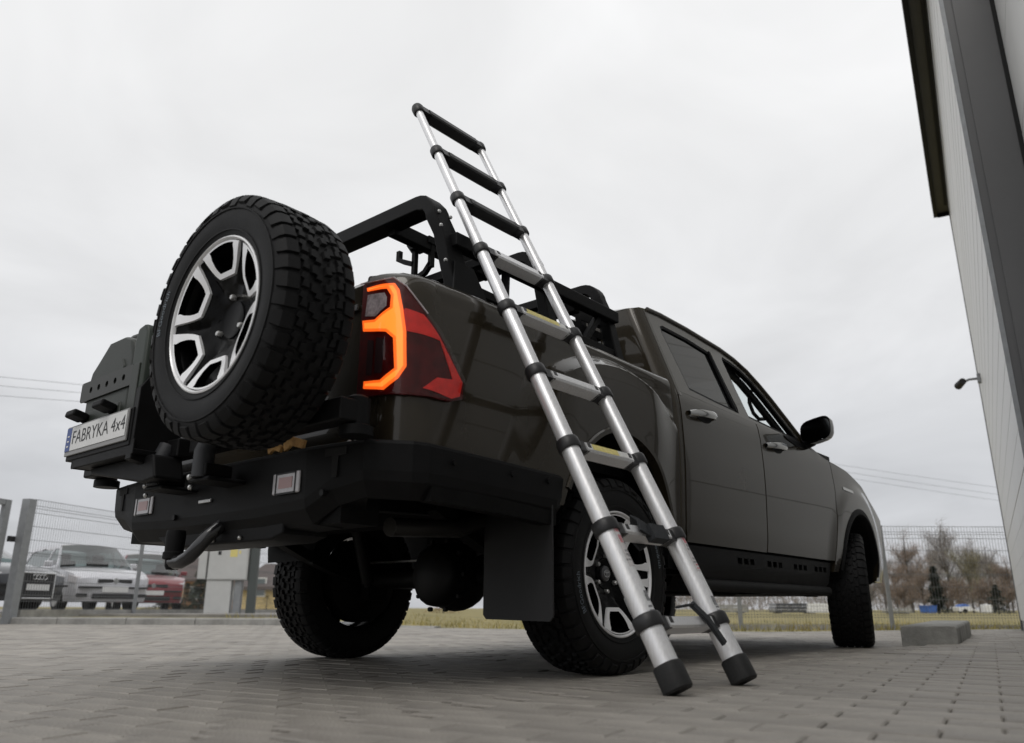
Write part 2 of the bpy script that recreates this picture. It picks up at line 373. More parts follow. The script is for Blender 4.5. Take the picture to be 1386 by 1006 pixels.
for k, (vis, dep, x, y) in enumerate(cands):
    z = gz(x, y) + rr.uniform(-0.0015, 0.0018)+0.008; tx, ty = rr.gauss(0, 0.003), rr.gauss(0, 0.005)
    if k < 300:
        o = bpy.data.objects.new('paver', pme); COL.objects.link(o); o.parent = pavement; o.location = (x, y, z-0.008); o.rotation_euler = (tx, ty, WD+pi/2)
    else:
        M = Matrix.Rotation(WD+pi/2, 3, 'Z') @ Matrix.Rotation(tx, 3, 'X') @ Matrix.Rotation(ty, 3, 'Y')
        rest.add([M @ Vector(q) + Vector((x, y, z-0.008)) for q in pbase.v], pbase.f)
o = rest.build('paver_field', PAVERS, pavement, smooth=None, recalc=False, merge=0); o['kind'] = 'stuff'
# raised verge beyond the kerb
VZ = 0.09
def vz(d, y=10.0):
    k = sm((y-4.5)/3.0)
    return k*(VZ + 0.03*sm(d/12) - 0.10*sm((d-30)/120)) + (1-k)*(-0.004-0.085*sm(d/4.5)+0.10*sm((d-12)/30))
ver = MB(); rows = []
Ed = edge_dense(0.8)
def outw(i):
    a = Ed[max(0, i-1)]; b = Ed[min(len(Ed)-1, i+1)]; t = Vector((b[0]-a[0], b[1]-a[1])).normalized(); return Vector((t.y, -t.x))
ctr = Vector((-9, -6))
DIST = [0.0, 0.16, 0.6, 1.2, 2, 3, 4.5, 6, 8, 11, 15, 20, 30, 50, 90, 160, 400, 1500]
for (a, b) in Ed:
    v = Vector((a, b)); dr = (v-ctr).normalized()
    rows.append([(a+dr.x*q, b+dr.y*q, vz(q, b)+0.02*noise.noise((a+dr.x*q, b+dr.y*q, 0.3))*sm(q/2)) for q in DIST])
ver.grid(rows); tag(ver.build('grass_verge', GRASSG), kind='structure')
# kerb stones, one by one
kid = 0
kerb_root = MB(); 
kz = MB(); kz.beam([(a, b, -0.03) for a, b in Ed], 0.2, 0.06); kerb = tag(kz.build('kerb', CONCD), kind='structure')
KS = edge_dense(0.05); acc = [0.0]
for p, q in zip(KS, KS[1:]): acc.append(acc[-1]+hypot(q[0]-p[0], q[1]-p[1]))
def along(d):
    for i in range(len(acc)-1):
        if acc[i+1] >= d: t = (d-acc[i])/(acc[i+1]-acc[i]); return Vector((lerp(KS[i][0], KS[i+1][0], t), lerp(KS[i][1], KS[i+1][1], t)))
    return Vector(KS[-1])
kb = MB(); kb.prism([(-0.075, -0.06), (0.075, -0.06), (0.075, 0.10), (-0.055, 0.10), (-0.075, 0.08)], lambda u, v, d: (d, u, v), -0.495, 0.495)
kme = kb.mesh('kerb_stone', CONC, smooth=30)
total = acc[-1]; d = 24.0
while d < total-36:
    p0, p1 = along(d), along(d+1.0); c_ = (p0+p1)/2; ang = atan2(p1.y-p0.y, p1.x-p0.x)
    o = bpy.data.objects.new('kerb_stone', kme); COL.objects.link(o); o.parent = kerb; o.location = (c_.x, c_.y, rr.uniform(-0.004, 0.004)+(-0.098+0.098*sm((c_.y-4.5)/3.0))); o.rotation_euler = (0, 0, ang+pi)
    d += 1.0
# gravel lot behind the left fence, where the cars stand
lot = MB(); a = at(-200, 834, 13); 
lotpts = [(2.9, 11.2), (5.6, 8.3), (8.0, 9.5), (24, 30), (6, 42), (-16, 30)]
lot.prism(lotpts, lambda u, v, d: (u, v, d), VZ-0.3, VZ+0.045)
tag(lot.build('gravel_lot', LOT), kind='structure')
# grass blades on the verge
gb = MB(); rg = random.Random(5)
for k in range(30000):
    i = rg.randrange(len(Ed)-1); t = rg.random(); a = lerp(Ed[i][0], Ed[i+1][0], t); b = lerp(Ed[i][1], Ed[i+1][1], t)
    if not (-1 < a < 22): continue
    dr = (Vector((a, b))-ctr).normalized(); q = 0.16+13*rg.random()**1.5
    x, y = a+dr.x*q, b+dr.y*q
    if y > 8.6 and x < 9: continue
    h = rg.uniform(0.03, 0.11)*(1+1.2*max(0, noise.noise((x*0.6, y*0.6, 2)))); z = vz(q, b)
    an = rg.uniform(0, 2*pi); wv = 0.008; lx, ly = rg.gauss(0, 0.04), rg.gauss(0, 0.04)
    gb.add([(x-cos(an)*wv, y-sin(an)*wv, z-0.01), (x+cos(an)*wv, y+sin(an)*wv, z-0.01), (x+lx, y+ly, z+h)], [(0, 1, 2)])
tag(gb.build('verge_grass', BLADE, smooth=None, recalc=False, merge=0), 'dry yellow green grass growing on the verge beyond the kerb', 'grass', kind='stuff')

# ------------------------------------------------------------------ hall building on the right
S_END, WALLH, S_J, S_B = 9.1, 5.88, 2.25, -7.0
hall = thing('industrial_hall', 'grey panel clad hall with dark eaves and anthracite door jamb beside the pickup', 'building', wdir*S_END+wnor*WALLOFF, WD)
def hp(s, o_, z): return (s-S_END, o_, z)      # local: x along the wall, y towards the truck
core = MB(); core.bb(S_J-0.02-S_END, -0.03, -6.0, -0.06, 0, WALLH-0.05); core.bb(S_B-S_END, S_J-0.02-S_END, -6.0, -0.60, 0, WALLH-0.05); core.build('core_wall', DARKGREY, hall)
JZ = [0.12, 1.09, 2.20, 3.32, 4.44, WALLH]
pl = MB(); pl.bb(S_J+0.006-S_END, 0, -0.06, -0.012, 0, 0.12); pl.build('plinth', CONC, hall)
for z0, z1 in zip(JZ, JZ[1:]):
    m = MB(); m.bb(S_J+0.05-S_END, -0.02, -0.055, 0.0, z0+0.004, z1-0.004)
    p_ = m.build('wall_panel', PANEL, hall, bevel=0.004)
    m = MB()
    for q in range(1, 5):
        z = lerp(z0, z1, q/5); m.bb(S_J+0.055-S_END, -0.025, -0.02, 0.0012, z-0.003, z+0.003)
    m.build('micro_rib', PANEL, p_)
tr = MB(); tr.bb(-0.06, 0.012, -0.4, 0.010, 0, WALLH); tr.build('corner_trim', DARKGREY, hall, bevel=0.003)
# door opening: jamb face towards the camera, door leaf set back
jm = MB(); jm.bb(S_J-S_END, S_J+0.05-S_END, -0.27, 0.006, 0, WALLH-0.1); jm.build('door_jamb', DARKGREY, hall, bevel=0.004)
jt = MB(); jt.bb(S_J-0.006-S_END, S_J+0.02-S_END, -0.012, 0.014, 0, WALLH-0.1); jt.build('jamb_edge_trim', GALV, hall)
sl = MB(); sl.bb(S_J-0.03-S_END, S_J-S_END-0.001, -0.30, -0.27, 0, WALLH-0.1); sl.build('door_seal', SEAL, hall)
for i in range(8):
    m = MB(); m.bb(S_B+0.02-S_END, S_J-0.03-S_END, -0.345, -0.295, 0.03+0.62*i, 0.03+0.62*(i+1)-0.006); m.build('door_section', PANEL, hall, bevel=0.004)
ev = MB(); ev.bb(S_B-S_END, 0.04, 0.0, 0.16, WALLH, WALLH+0.05); ev.build('soffit', SOFFIT, hall, bevel=0.004)
fa = MB(); fa.bb(S_B-S_END, 0.06, 0.16, 0.21, WALLH-0.05, WALLH+0.26); fa.bb(0.04, 0.06, 0.0, 0.16, WALLH-0.06, WALLH+0.26); fa.build('fascia', BLACK, hall, bevel=0.004)
gt = MB(); gt.bb(S_B-S_END, -0.25, 0.02, 0.055, WALLH-0.03, WALLH-0.001); gt.build('soffit_groove', SEAL, hall)
# security camera on the wall
cp = wdir*8.1+wnor*(WALLOFF) 
scm = thing('security_camera', 'small dark security camera on a bracket on the panel wall', 'camera', (cp.x, cp.y, 3.05), WD)
m = MB(); m.box((0, 0.02, 0), (0.09, 0.04, 0.12)); m.build('mount', GALV, scm, bevel=0.008)
m = MB(); m.tube([(0, 0.03, 0), (0, 0.13, 0.0), (0, 0.18, -0.02)], 0.016, 8); m.build('arm', GALV, scm)
m = MB(); m.tube([(-0.07, 0.20, -0.03), (0.08, 0.26, -0.05)], [0.042, 0.048], 12); m.build('housing', CARTRIM, scm)

# concrete stop block lying by the wall
blk = MB()
B0, B1, B2 = Vector((3.30, -1.03, 0)), Vector((3.46, -1.345, 0)), None
dr = (Vector((6.3, -0.86, 0))-B1).normalized(); L_ = 3.4
def blockpt(u, v, z): return B0.lerp(B1, u)+dr*(L_*v)+Vector((0, 0, z))
blk.grid([[blockpt(u, v, z) for (u, z) in ((0, 0.0), (0, 0.125), (0.04, 0.14), (0.96, 0.14), (1, 0.125), (1, 0.0))] for v in (0, 0.2, 0.4, 0.6, 0.8, 1.0)])
n0 = len(blk.v); blk.f += [(0, 1, 2, 3, 4, 5), (n0-1, n0-2, n0-3, n0-4, n0-5, n0-6)]; blk.mi += [0, 0]
tag(blk.build('concrete_block', CONCD, bevel=0.008), 'long low concrete stop block lying between pickup and hall wall', 'block')

# ================================================================== WHEELS
TR = 0.379
def wy(x, z, h): return (x, h, z)
def make_tyre_mesh():
    b = MB()
    half = [(0.236, -0.116), (0.243, -0.126), (0.262, -0.1325), (0.290, -0.1375), (0.318, -0.1395), (0.343, -0.136), (0.362, -0.130), (0.375, -0.120), (0.3825, -0.104), (0.3845, -0.06), (0.385, 0)]
    prof = half + [(r, -h) for r, h in reversed(half[:-1])] + [(0.225, 0.10), (0.222, 0), (0.225, -0.10), (0.236, -0.116)]
    b.lathe(prof, 72, wy)
    # rim protector and sidewall rings
    for rr_, hh in ((0.262, -0.1325), (0.335, -0.1382)):
        b.lathe([(rr_-0.004, hh+0.002), (rr_-0.002, hh-0.0035), (rr_+0.002, hh-0.0035), (rr_+0.004, hh+0.002)], 72, wy)
    def block(poly, r0, r1, ang, taper=0.86):
        'poly in (arc metres, axial metres)'
        n = len(poly); cx = sum(p[0] for p in poly)/n; cy = sum(p[1] for p in poly)/n
        lo, hi = [], []
        for s_, a_ in poly:
            th = ang + s_/0.39; lo.append((r0*cos(th), a_, r0*sin(th)))
            s2, a2 = cx+(s_-cx)*taper, cy+(a_-cy)*taper; th = ang+s2/0.39; dr_ = r1 - 0.010*(abs(a2)/0.12)**4; hi.append((dr_*cos(th), a2, dr_*sin(th)))
        tri = tessellate_polygon([[Vector((p[0], p[1], 0)) for p in poly]])
        b.add(lo+hi, [tuple(i+n for i in t) for t in tri]+[(i, (i+1) % n, (i+1) % n+n, i+n) for i in range(n)])
    NP = 42; pit = 2*pi/NP; P = pit*0.39
    for k in range(NP):
        a = k*pit
        for sgn in (-1, 1):
            off = 0.0 if sgn < 0 else pit*0.5
            # interlocking hooked centre blocks
            block([(-0.44*P, sgn*0.006), (0.02*P, sgn*0.003), (0.10*P, sgn*0.020), (0.46*P, sgn*0.024), (0.40*P, sgn*0.044), (-0.08*P, sgn*0.046), (-0.16*P, sgn*0.026), (-0.40*P, sgn*0.030)], 0.3835, 0.396, a+off)
            block([(-0.47*P, sgn*0.050), (-0.10*P, sgn*0.040+sgn*0.012), (0.0, sgn*0.058), (0.36*P, sgn*0.052), (0.42*P, sgn*0.074), (0.10*P, sgn*0.082), (0.0*P, sgn*0.070), (-0.42*P, sgn*0.076)], 0.383, 0.395, a+off+pit*0.45)
            # shoulder lug wrapping on to the sidewall, alternately long and short
            lw = 0.36 if k % 2 else 0.40; ext = 0.345 if k % 2 else 0.357
            pts = []
            for (r_, h_, q) in ((0.3925, 0.084, 0.9), (0.3915, 0.104, 1.0), (0.386, 0.122, 1.0), (0.372, 0.1325, 0.95), (ext, 0.1405, 0.8)):
                th0 = a+off+pit*0.2-lw*pit*q; th1 = a+off+pit*0.2+lw*pit*q
                pts.append([(r_*cos(th0), sgn*h_, r_*sin(th0)), (r_*cos(th1), sgn*h_, r_*sin(th1))])
            inn = []
            for (r_, h_, q) in ((0.380, 0.080, 1.0), (0.379, 0.103, 1.1), (0.376, 0.117, 1.1), (0.366, 0.1265, 1.05), (ext-0.006, 0.1345, 0.95)):
                th0 = a+off+pit*0.2-lw*pit*q; th1 = a+off+pit*0.2+lw*pit*q
                inn.append([(r_*cos(th0), sgn*h_, r_*sin(th0)), (r_*cos(th1), sgn*h_, r_*sin(th1))])
            V = [p for r_ in pts for p in r_]+[p for r_ in inn for p in r_]; F = []
            for i in range(4): F += [(2*i, 2*i+1, 2*i+3, 2*i+2), (2*i, 2*i+2, 10+2*i+2, 10+2*i), (2*i+1, 10+2*i+1, 10+2*i+3, 2*i+3)]
            F += [(0, 10, 11, 1), (8, 9, 19, 18)]; b.add(V, F)
            # small stud between the lugs
            th = a+off+pit*0.7; r_ = 0.366
            block([(-0.10*P, sgn*0.108), (0.10*P, sgn*0.108), (0.12*P, sgn*0.122), (-0.12*P, sgn*0.122)], 0.374, 0.3855, th)
    K = (TR-.24)/(.396-.24)
    def sq(p):
        r = hypot(p[0], p[2]); q = (.24+(r-.24)*K)/r if r > .24 else 1
        return (p[0]*q, p[1], p[2]*q)
    b.v = [sq(p) for p in b.v]
    return b.mesh('tyre', RUBBER, smooth=32)
TYRE = make_tyre_mesh()
def lettering_mesh(txt, R, size, a0, flip=1):
    b = MB(); a = a0
    for ch in txt:
        if ch == ' ': a -= size*0.45/R; continue
        v, f = text_geo(ch, size)
        if not v: continue
        xs = [p.x for p in v]; wd_ = max(xs)-min(xs); mid = (max(xs)+min(xs))/2; a -= (wd_/2+0.0016)/R
        P = []
        for p in v:
            th = a - (p.x-mid)/R; r_ = R+p.y; P.append((r_*cos(th), -0.1398-0.0006, r_*sin(th)))
        b.add(P, f); a -= (wd_/2+0.0016)/R
    return b.mesh('sidewall_lettering', TYRELET, smooth=None)
LETTER = lettering_mesh('BFGoodrich', 0.296, 0.030, radians(0), 1)
def face_y(r): return -0.122 + 0.068*(1-min(1, max(0, (r-0.055)/0.172)))**1.1
def sec(tx, rz, phi): # tangential, radial -> plane coords at window angle phi
    return (rz*cos(phi)-tx*sin(phi), rz*sin(phi)+tx*cos(phi))
def make_rim_meshes():
    O = [(0.100, 0.203), (0.088, 0.186), (0.070, 0.160), (0.056, 0.143), (0.040, 0.129)]
    O = O + [(-x, y) for x, y in reversed(O)]
    arcO = [(0.229*sin(radians(t)), 0.229*cos(radians(t))) for t in (-27, -20, -13, -6, 0, 6, 13, 20, 27)]
    O = O + arcO
    I = [(0.062, 0.206), (0.060, 0.190), (0.051, 0.168), (0.042, 0.155), (0.031, 0.144)]
    I = I + [(-x, y) for x, y in reversed(I)]
    I = I + [(0.2235*sin(radians(t)), 0.2235*cos(radians(t))) for t in (-17.5, -13, -9, -4, 0, 4, 9, 13, 17.5)]
    disc = MB(); fr = MB()
    for k in range(6):
        phi = radians(60*k+90)
        # black spoke disc: sector with the window cut out
        outer = [(0.234*sin(radians(t)), 0.234*cos(radians(t))) for t in (-30, -24, -18, -12, -6, 0, 6, 12, 18, 24, 30)] + \
                [(r*sin(radians(30)), r*cos(radians(30))) for r in (0.20, 0.16, 0.12, 0.085)] + [(0.055*sin(radians(t)), 0.055*cos(radians(t))) for t in (30, 15, 0, -15, -30)] + \
                [(-r*sin(radians(30)), r*cos(radians(30))) for r in (0.085, 0.12, 0.16, 0.20)]
        def mp(u, v):
            r = hypot(u, v); an = abs(math.degrees(atan2(u, v)))
            x, z = sec(u, v, phi); groove = 0.010*sm((an-22)/7)*sm((0.235-r)/0.03)*sm((r-0.07)/0.04)
            return (x, face_y(r)+0.006+groove, z)
        p = patch(outer, mp, 0.03, holes=[I]); disc.add(p.v, p.f)
        n = len(O); V = []; F = []
        for lst, dy in ((O, 0.0), (I, 0.0), (O, 0.012), (I, 0.028)):
            for u, v in lst:
                x, z = sec(u, v, phi); V.append((x, face_y(hypot(u, v))-0.002+dy, z))
        for i in range(n):
            j = (i+1) % n
            F += [(i, j, n+j, n+i), (i, 2*n+i, 2*n+j, j)]
        fr.add(V, F); disc.add(V[n:2*n]+V[3*n:], [(i, (i+1) % n, n+(i+1) % n, n+i) for i in range(n)])
    spokes = disc.mesh('spoke_disc', GBLACK, smooth=40)
    frame = fr.mesh('machined_frame', MACH, smooth=25)
    lip = MB(); lip.lathe([(0.2315, -0.112), (0.2325, -0.126), (0.237, -0.131), (0.2415, -0.129), (0.243, -0.120), (0.240, -0.108)], 72, wy)
    lipm = lip.mesh('rim_lip', MACH, smooth=40)
    ba = MB(); ba.lathe([(0.234, -0.118), (0.220, -0.095), (0.213, -0.03), (0.214, 0.06), (0.226, 0.095), (0.240, 0.10), (0.240, 0.094)], 48, wy)
    ba.lathe([(0.03, -0.02), (0.155, -0.018), (0.16, -0.012), (0.16, 0.012), (0.03, 0.014)], 40, wy)
    barrel = ba.mesh('barrel', GBLACK, smooth=40)
    hb = MB(); hb.lathe([(0.0, -0.050), (0.05, -0.050), (0.058, -0.053), (0.062, -0.04), (0.062, 0.0), (0.0, 0.0)], 32, wy)
    for k in range(6):
        a = radians(60*k+60); hb.lathe([(0.0, -0.050), (0.009, -0.050), (0.014, -0.046), (0.014, -0.03)], 10, lambda x, z, h, a=a: (x+0.045*1.53*cos(a), h, z+0.0688*sin(a)))
    hub = hb.mesh('hub', GBLACK, smooth=35)
    nt_ = MB(); nt_.lathe([(0.0, -0.070), (0.007, -0.070), (0.0095, -0.066), (0.0105, -0.045)], 6, wy)
    nut = nt_.mesh('lug_nut', STEEL, smooth=30)
    cp_ = MB(); cp_.lathe([(0.0, -0.063), (0.024, -0.062), (0.030, -0.058), (0.032, -0.045), (0.033, -0.038)], 28, wy); cap = cp_.mesh('centre_cap', mat('cap_grey', (0.10, 0.10, 0.105), 0.35, 0.6, 0.3), smooth=35)
    em = MB()
    def ell(rx, rz, cx, cz, t_):
        rows = [[(cx+(rx+q)*cos(2*pi*j/24), -0.0645, cz+(rz+q)*sin(2*pi*j/24)) for j in range(24)] for q in (-t_/2, t_/2)]
        em.grid(rows, True)
    ell(0.020, 0.0135, 0, 0, 0.0035); ell(0.0065, 0.0135, 0, 0, 0.003); ell(0.0135, 0.0055, 0, 0.008, 0.003)
    emb = em.mesh('emblem', CHROME, smooth=None)
    return dict(spoke_disc=spokes, machined_frame=frame, rim_lip=lipm, barrel=barrel, hub=hub, lug_nut=nut, centre_cap=cap, emblem=emb)
RIM = make_rim_meshes()
def wheel_parts(parent, cap=True, nuts=(0, 1, 2, 3, 4, 5), top=False, lets=None):
    'parts of one wheel under parent; axis y, outer face towards -y'
    L = []
    for nm, me in [('tyre', TYRE)]+list(RIM.items()):
        if nm in ('lug_nut',): continue
        if nm in ('centre_cap', 'emblem') and not cap: continue
        L.append(link(nm, me, parent))
    for k in nuts:
        a = radians(60*k+30); o = link('lug_nut', RIM['lug_nut'], parent, loc=(0.0688*cos(a), 0.0, 0.0688*sin(a)))
    for a in (lets or ()):
        o = link('sidewall_lettering', LETTER, parent); o.rotation_euler = (0, a, 0)
    return L

# ================================================================== PICKUP TRUCK
truck = thing('pickup_truck', 'dark bronze double cab pickup with steel rear bumper and black bed rack', 'pickup truck')
TB = [(.40, .862), (.50, .888), (.58, .906), (.66, .908), (.80, .916), (.95, .92), (1.08, .916), (1.18, .911), (1.225, .905), (1.25, .893), (1.275, .875)]
TBED = [(.40, .862), (.50, .888), (.58, .906), (.66, .908), (.80, .914), (.95, .916), (1.08, .913), (1.20, .909), (1.25, .905), (1.275, .896), (1.292, .880), (1.300, .858)]
def flr(q): return .15*sm(q)+.85*min(1, max(0, q))
def Wd(x, z, bed=None):
    tb = TBED if (x < 0.53 if bed is None else bed) else TB; zz = min(z, 1.205)
    w_ = sum(interp(zz+d_, tb) for d_ in (-.06, -.03, 0, .03, .06))/5 if z < 1.205 else interp(z, tb)+(sum(interp(1.205+d_, tb) for d_ in (-.06, -.03, 0, .03, .06))/5-interp(1.205, tb))*max(0, 1-(z-1.205)/.03)
    if x < -.6: w_ -= .02*((-.6-x)/.5)**2
    if x > 2.7: w_ -= .085*((x-2.7)/1.2)**2
    r = hypot(x, z-.40); w_ += (((.050-.020*sm((.78-r)/.28))*flr((.850-r)/.048)-.006*sm((1.27-z)/.03)*(1-flr((.850-r)/.048)))*sm((x+.66)/.34)*(1-.7*sm((x-.22)/.26)) if (x < 0.53 if bed is None else bed) else 0)
    r = hypot(x-3.10, z-.40); w_ += .016*sm((.70-r)/.10)
    return w_
def arch_z(x, cx, rx, rz, cz, zl):
    q = (x-cx)/rx
    return max(zl, cz+rz*math.sqrt(1-q*q)) if abs(q) < 1 else zl
def side_panel(name, s, xn0, xn1, zb, zt, xL=None, xR=None, nu=40, nv=22, xs=None, parent=truck, m=PAINT, flange=0.03, bed=None):
    xs = xs or [lerp(xn0, xn1, i/nu) for i in range(nu+1)]
    rows = []
    for x0 in xs:
        u = (x0-xn0)/(xn1-xn0); r = []
        b0, t0 = zb(x0), zt(x0)
        vs = [i/nv for i in range(nv+1)]
        for v in vs:
            z = lerp(b0, t0, v); x = lerp(xL(z) if xL else xn0, xR(z) if xR else xn1, u); r.append((x, z))
        rows.append(r)
    P = [[(x, s*Wd(x, z, bed), z) for x, z in r] for r in rows]
    # rounded edge + flange
    def fl(p, d): return (p[0], p[1]-s*d, p[2])
    P = [[fl(r[0], flange)]+r+[fl(r[-1], flange)] for r in P]
    P = [[fl(q, flange) for q in P[0]]]+P+[[fl(q, flange) for q in P[-1]]]
    b = MB(); b.grid(P)
    return b.build(name, m, parent, smooth=38, merge=0)
def archxs(x0, x1, cx, rx, n=26):
    xs = [x0, x1]
    for i in range(n+1): xs.append(cx-rx*cos(pi*i/n))
    xs += [cx-rx*1.0015, cx+rx*1.0015]
    k = 24 if n < 40 else 90; xs += [lerp(x0, x1, i/k) for i in range(k+1)]
    xs = sorted(x for x in xs if x0 <= x <= x1); o = [xs[0]]
    for x in xs[1:]:
        if x-o[-1] > 0.0012: o.append(x)
    return o
RAX, RRX, RRZ, RCZ = 0.01, 0.428, 0.485, 0.455
FAX, FRX, FRZ, FCZ = 3.10, 0.455, 0.445, 0.44
XB = 0.495   # bed front end
def bed_corner(t, z, off=0, s=-1):
    w_ = Wd(-1.03, z, True); r = .13; t0 = w_-r-.70; t1 = t0+r*pi/2
    if t < t0: return (-1.16-off, s*(.70+t), z)
    if t < t1:
        a = (t-t0)/r; return (-1.03-(r+off)*cos(a), s*((w_-r)+(r+off)*sin(a)), z)
    x = -1.03+t-t1; return (x, s*(Wd(x, z, True)+off), z)
for s in (-1, 1):
    # bed side: arch panel
    side_panel('bed_side', s, -1.03, XB, lambda x: arch_z(x, RAX, RRX, RRZ, RCZ, 0.60 if x < 0 else 0.53), lambda x: 1.300-0.012*sm((x+0.9)/1.3), xs=archxs(-1.03, XB, RAX, RRX, 60), nv=110, bed=True)
    # rear corner
    b = MB(); rows = []
    for z in [0.60+0.035*i for i in range(19)]+[1.275, 1.287, 1.300]:
        if z > 1.3: continue
        rows.append([bed_corner(t, z, 0, s) for t in [-0.0, 0.02, 0.05]+[0.07+0.0125*i for i in range(18)]])
    b.grid(rows); b.build('bed_corner', PAINT, truck, smooth=40)
    # rail top, inner wall
    b = MB(); xs = [-1.16+0.05*i for i in range(34)]; xs = [x for x in xs if x < XB]+[XB]
    rows = []
    for x in xs:
        zt_ = 1.300-0.012*sm((x+0.9)/1.3)
        yo = Wd(x, zt_, True) if x >= -1.03 else Wd(-1.03, zt_, True)-0.13+math.sqrt(max(0, .13**2-(x+1.03)**2))
        rows.append([(x, s*yo, zt_), (x, s*min(yo-.004, .845), zt_+.004), (x, s*min(yo-.012, .80), zt_+.006), (x, s*min(yo-.02, .765), zt_+.002), (x, s*min(yo-.025, .75), zt_-.02), (x, s*min(yo-.03, .745), .84)])
    b.grid(rows); b.build('bed_rail', PAINT, truck, smooth=40)
    b = MB(); b.bb(-1.02, XB-0.03, s*.762-.03, s*.762+.03, 1.299, 1.312); b.build('rail_cap', PLAST, truck, bevel=0.005)
    # inner wheel house liner
    b = MB(); rows = []
    for i in range(25):
        a = pi*i/24; x = RAX-(RRX-.004)*cos(a); z = RCZ+(RRZ-.004)*sin(a)
        rows.append([(x, s*(Wd(x, z, True)-.012), z), (x, s*.60, z), (x, s*.52, z-.02)])
    for x in (RAX-RRX+.004, RAX+RRX-.004):
        r = [(x, s*.89, .5), (x, s*.60, .5), (x, s*.52, .5)]
        rows = [r]+rows if x < 0 else rows+[r]
    b.grid(rows); b.build('wheel_arch_liner', PLAST, truck, smooth=50)
    # doors
    FD = lambda z: interp(z, [(.50, 2.495), (.60, 2.515), (.82, 2.60), (1.0, 2.63), (1.25, 2.60)])
    RD0 = lambda z: interp(z, [(.50, .60), (.60, .575), (1.25, .578)])
    zt = lambda x: 1.252-0.004*sm((x-1)/1.2)
    d1 = side_panel('rear_door', s, .575, 1.478, lambda x: .535, zt, xL=RD0, nu=22)
    d2 = side_panel('front_door', s, 1.490, 2.55, lambda x: .538, lambda x: lerp(zt(x), 1.188, sm((x-2.15)/.42)), xR=FD, nu=26)
    for dr_, hx0, hx1, hz in ((d1, .645, .925, 1.158), (d2, 1.545, 1.83, 1.140)):
        hb_ = MB(); xm = (hx0+hx1)/2; L = (hx1-hx0)/2; path = []
        for i in range(13):
            t = -1+2*i/12; yy = Wd(xm+t*L, hz)+.006+.034*(1-abs(t)**3); path.append((xm+t*L, s*yy, hz+.012*t))
        rows = []
        for i, p in enumerate(path):
            t = -1+2*i/12; hh = .019*(1-.35*abs(t)**4); tt = .010
            rows.append([(p[0], p[1]+s*tt*cos(2*pi*j/10), p[2]+hh*sin(2*pi*j/10)) for j in range(10)])
        hb_.grid(rows, True); hb_.build('handle', mat('handle_satin', (.55, .55, .54), .18, 1.0, .3) if 'handle_satin' not in MATS else MATS['handle_satin'], dr_, smooth=50)
        cu = patch([(xm+.085*cos(2*pi*i/20)+.02, hz+.034*sin(2*pi*i/20)) for i in range(20)], lambda x, z: (x, s*(Wd(x, z)+.0015), z), .05); cu.build('handle_cup', PLAST, dr_)
    # cab rear corner strip (lower), sill
    b = MB(); rows = []
    for z in [0.52+0.0365*i for i in range(21)]:
        w_ = Wd(.56, min(z, 1.25), False); rows.append([(.510, s*(w_-.20), z), (.510, s*(w_-.05), z), (.513, s*(w_-.022), z), (.524, s*(w_-.006), z), (.540, s*w_, z), (.565, s*w_, z), (.566, s*(w_-.03), z)])
    b.grid(rows); b.build('cab_corner', PAINT, truck, smooth=50)
    b = MB(); b.bb(.52, 2.55, s*.80-.03, s*.80+.03, .42, .56); b.build('inner_sill', PLAST, truck)
    # dark jambs behind the shut lines
    b = MB(); b.bb(.50, 2.75, s*.855-.012, s*.855+.012, .55, 1.24); b.build('door_jamb', INTER, truck)
    # front fender
    side_panel('front_fender', s, 2.56, 3.86, lambda x: arch_z(x, FAX, FRX, FRZ, FCZ, .47 if x < 3 else .44), lambda x: interp(x, [(2.2, 1.225), (2.46, 1.195), (2.9, 1.165), (3.26, 1.10), (3.46, 1.02), (3.86, .90)]),
               xL=lambda z: FD(z)+.010, xs=archxs(2.56, 3.86, FAX, FRX), nv=24)
    # flared arch trim front, black
    for nm, cx, rx, rz, cz, a0, a1, bedf in (('arch_trim', FAX, FRX, FRZ, FCZ, 0.02*pi, 0.97*pi, False), ('arch_trim', RAX, RRX, RRZ, RCZ, 0.06*pi, .86*pi, True)):
        b = MB(); rows = []
        for i in range(31):
            a = lerp(a0, a1, i/30); r = []
            for dr_, dy in ((-.012, -.03), (-.008, .008), (.010, .010), (.030 if not bedf else .016, .002)):
                x = cx-(rx+dr_)*cos(a)*-1; z = cz+(rz+dr_)*sin(a); x0 = cx+(rx+max(dr_, .012))*cos(a); z0 = cz+(rz+max(dr_, .012))*sin(a)
                r.append((x, s*(Wd(x0, z0, bedf)+dy), z))
            rows.append(r)
        b.grid(rows); b.build(nm, PLAST if not bedf else PAINT, truck, smooth=50)
    b = MB(); rows = []
    for i in range(25):
        a = pi*i/24; x = FAX-(FRX-.004)*cos(a); z = FCZ+(FRZ-.004)*sin(a); rows.append([(x, s*(Wd(x, z)-.012), z), (x, s*.56, z), (x, s*.50, z-.02)])
    rows = [[(FAX-FRX+.004, s*.86, .42), (FAX-FRX+.004, s*.56, .42), (FAX-FRX+.004, s*.5, .42)]]+rows+[[(FAX+FRX-.004, s*.80, .42), (FAX+FRX-.004, s*.56, .42), (FAX+FRX-.004, s*.5, .42)]]
    b.grid(rows); b.build('wheel_arch_liner', PLAST, truck, smooth=50)
    # rock slider with slots
    sl_ = []
    poly = [(.58, .525), (2.50, .525), (2.46, .40), (2.40, .36), (.66, .36), (.60, .40)]
    holes = []
    for gx in (1.13, 1.50, 1.87, 2.20):
        for q in range(3): x = gx+.075*q; holes.append([(x, .462), (x+.052, .462), (x+.052, .492), (x, .492)])
    b = patch(poly, lambda x, z: (x, s*(.885-(.44-z if z < .44 else 0)*.35), z), .5, holes); b.build('rock_slider', BLACK, truck, solid=.006, bevel=0)
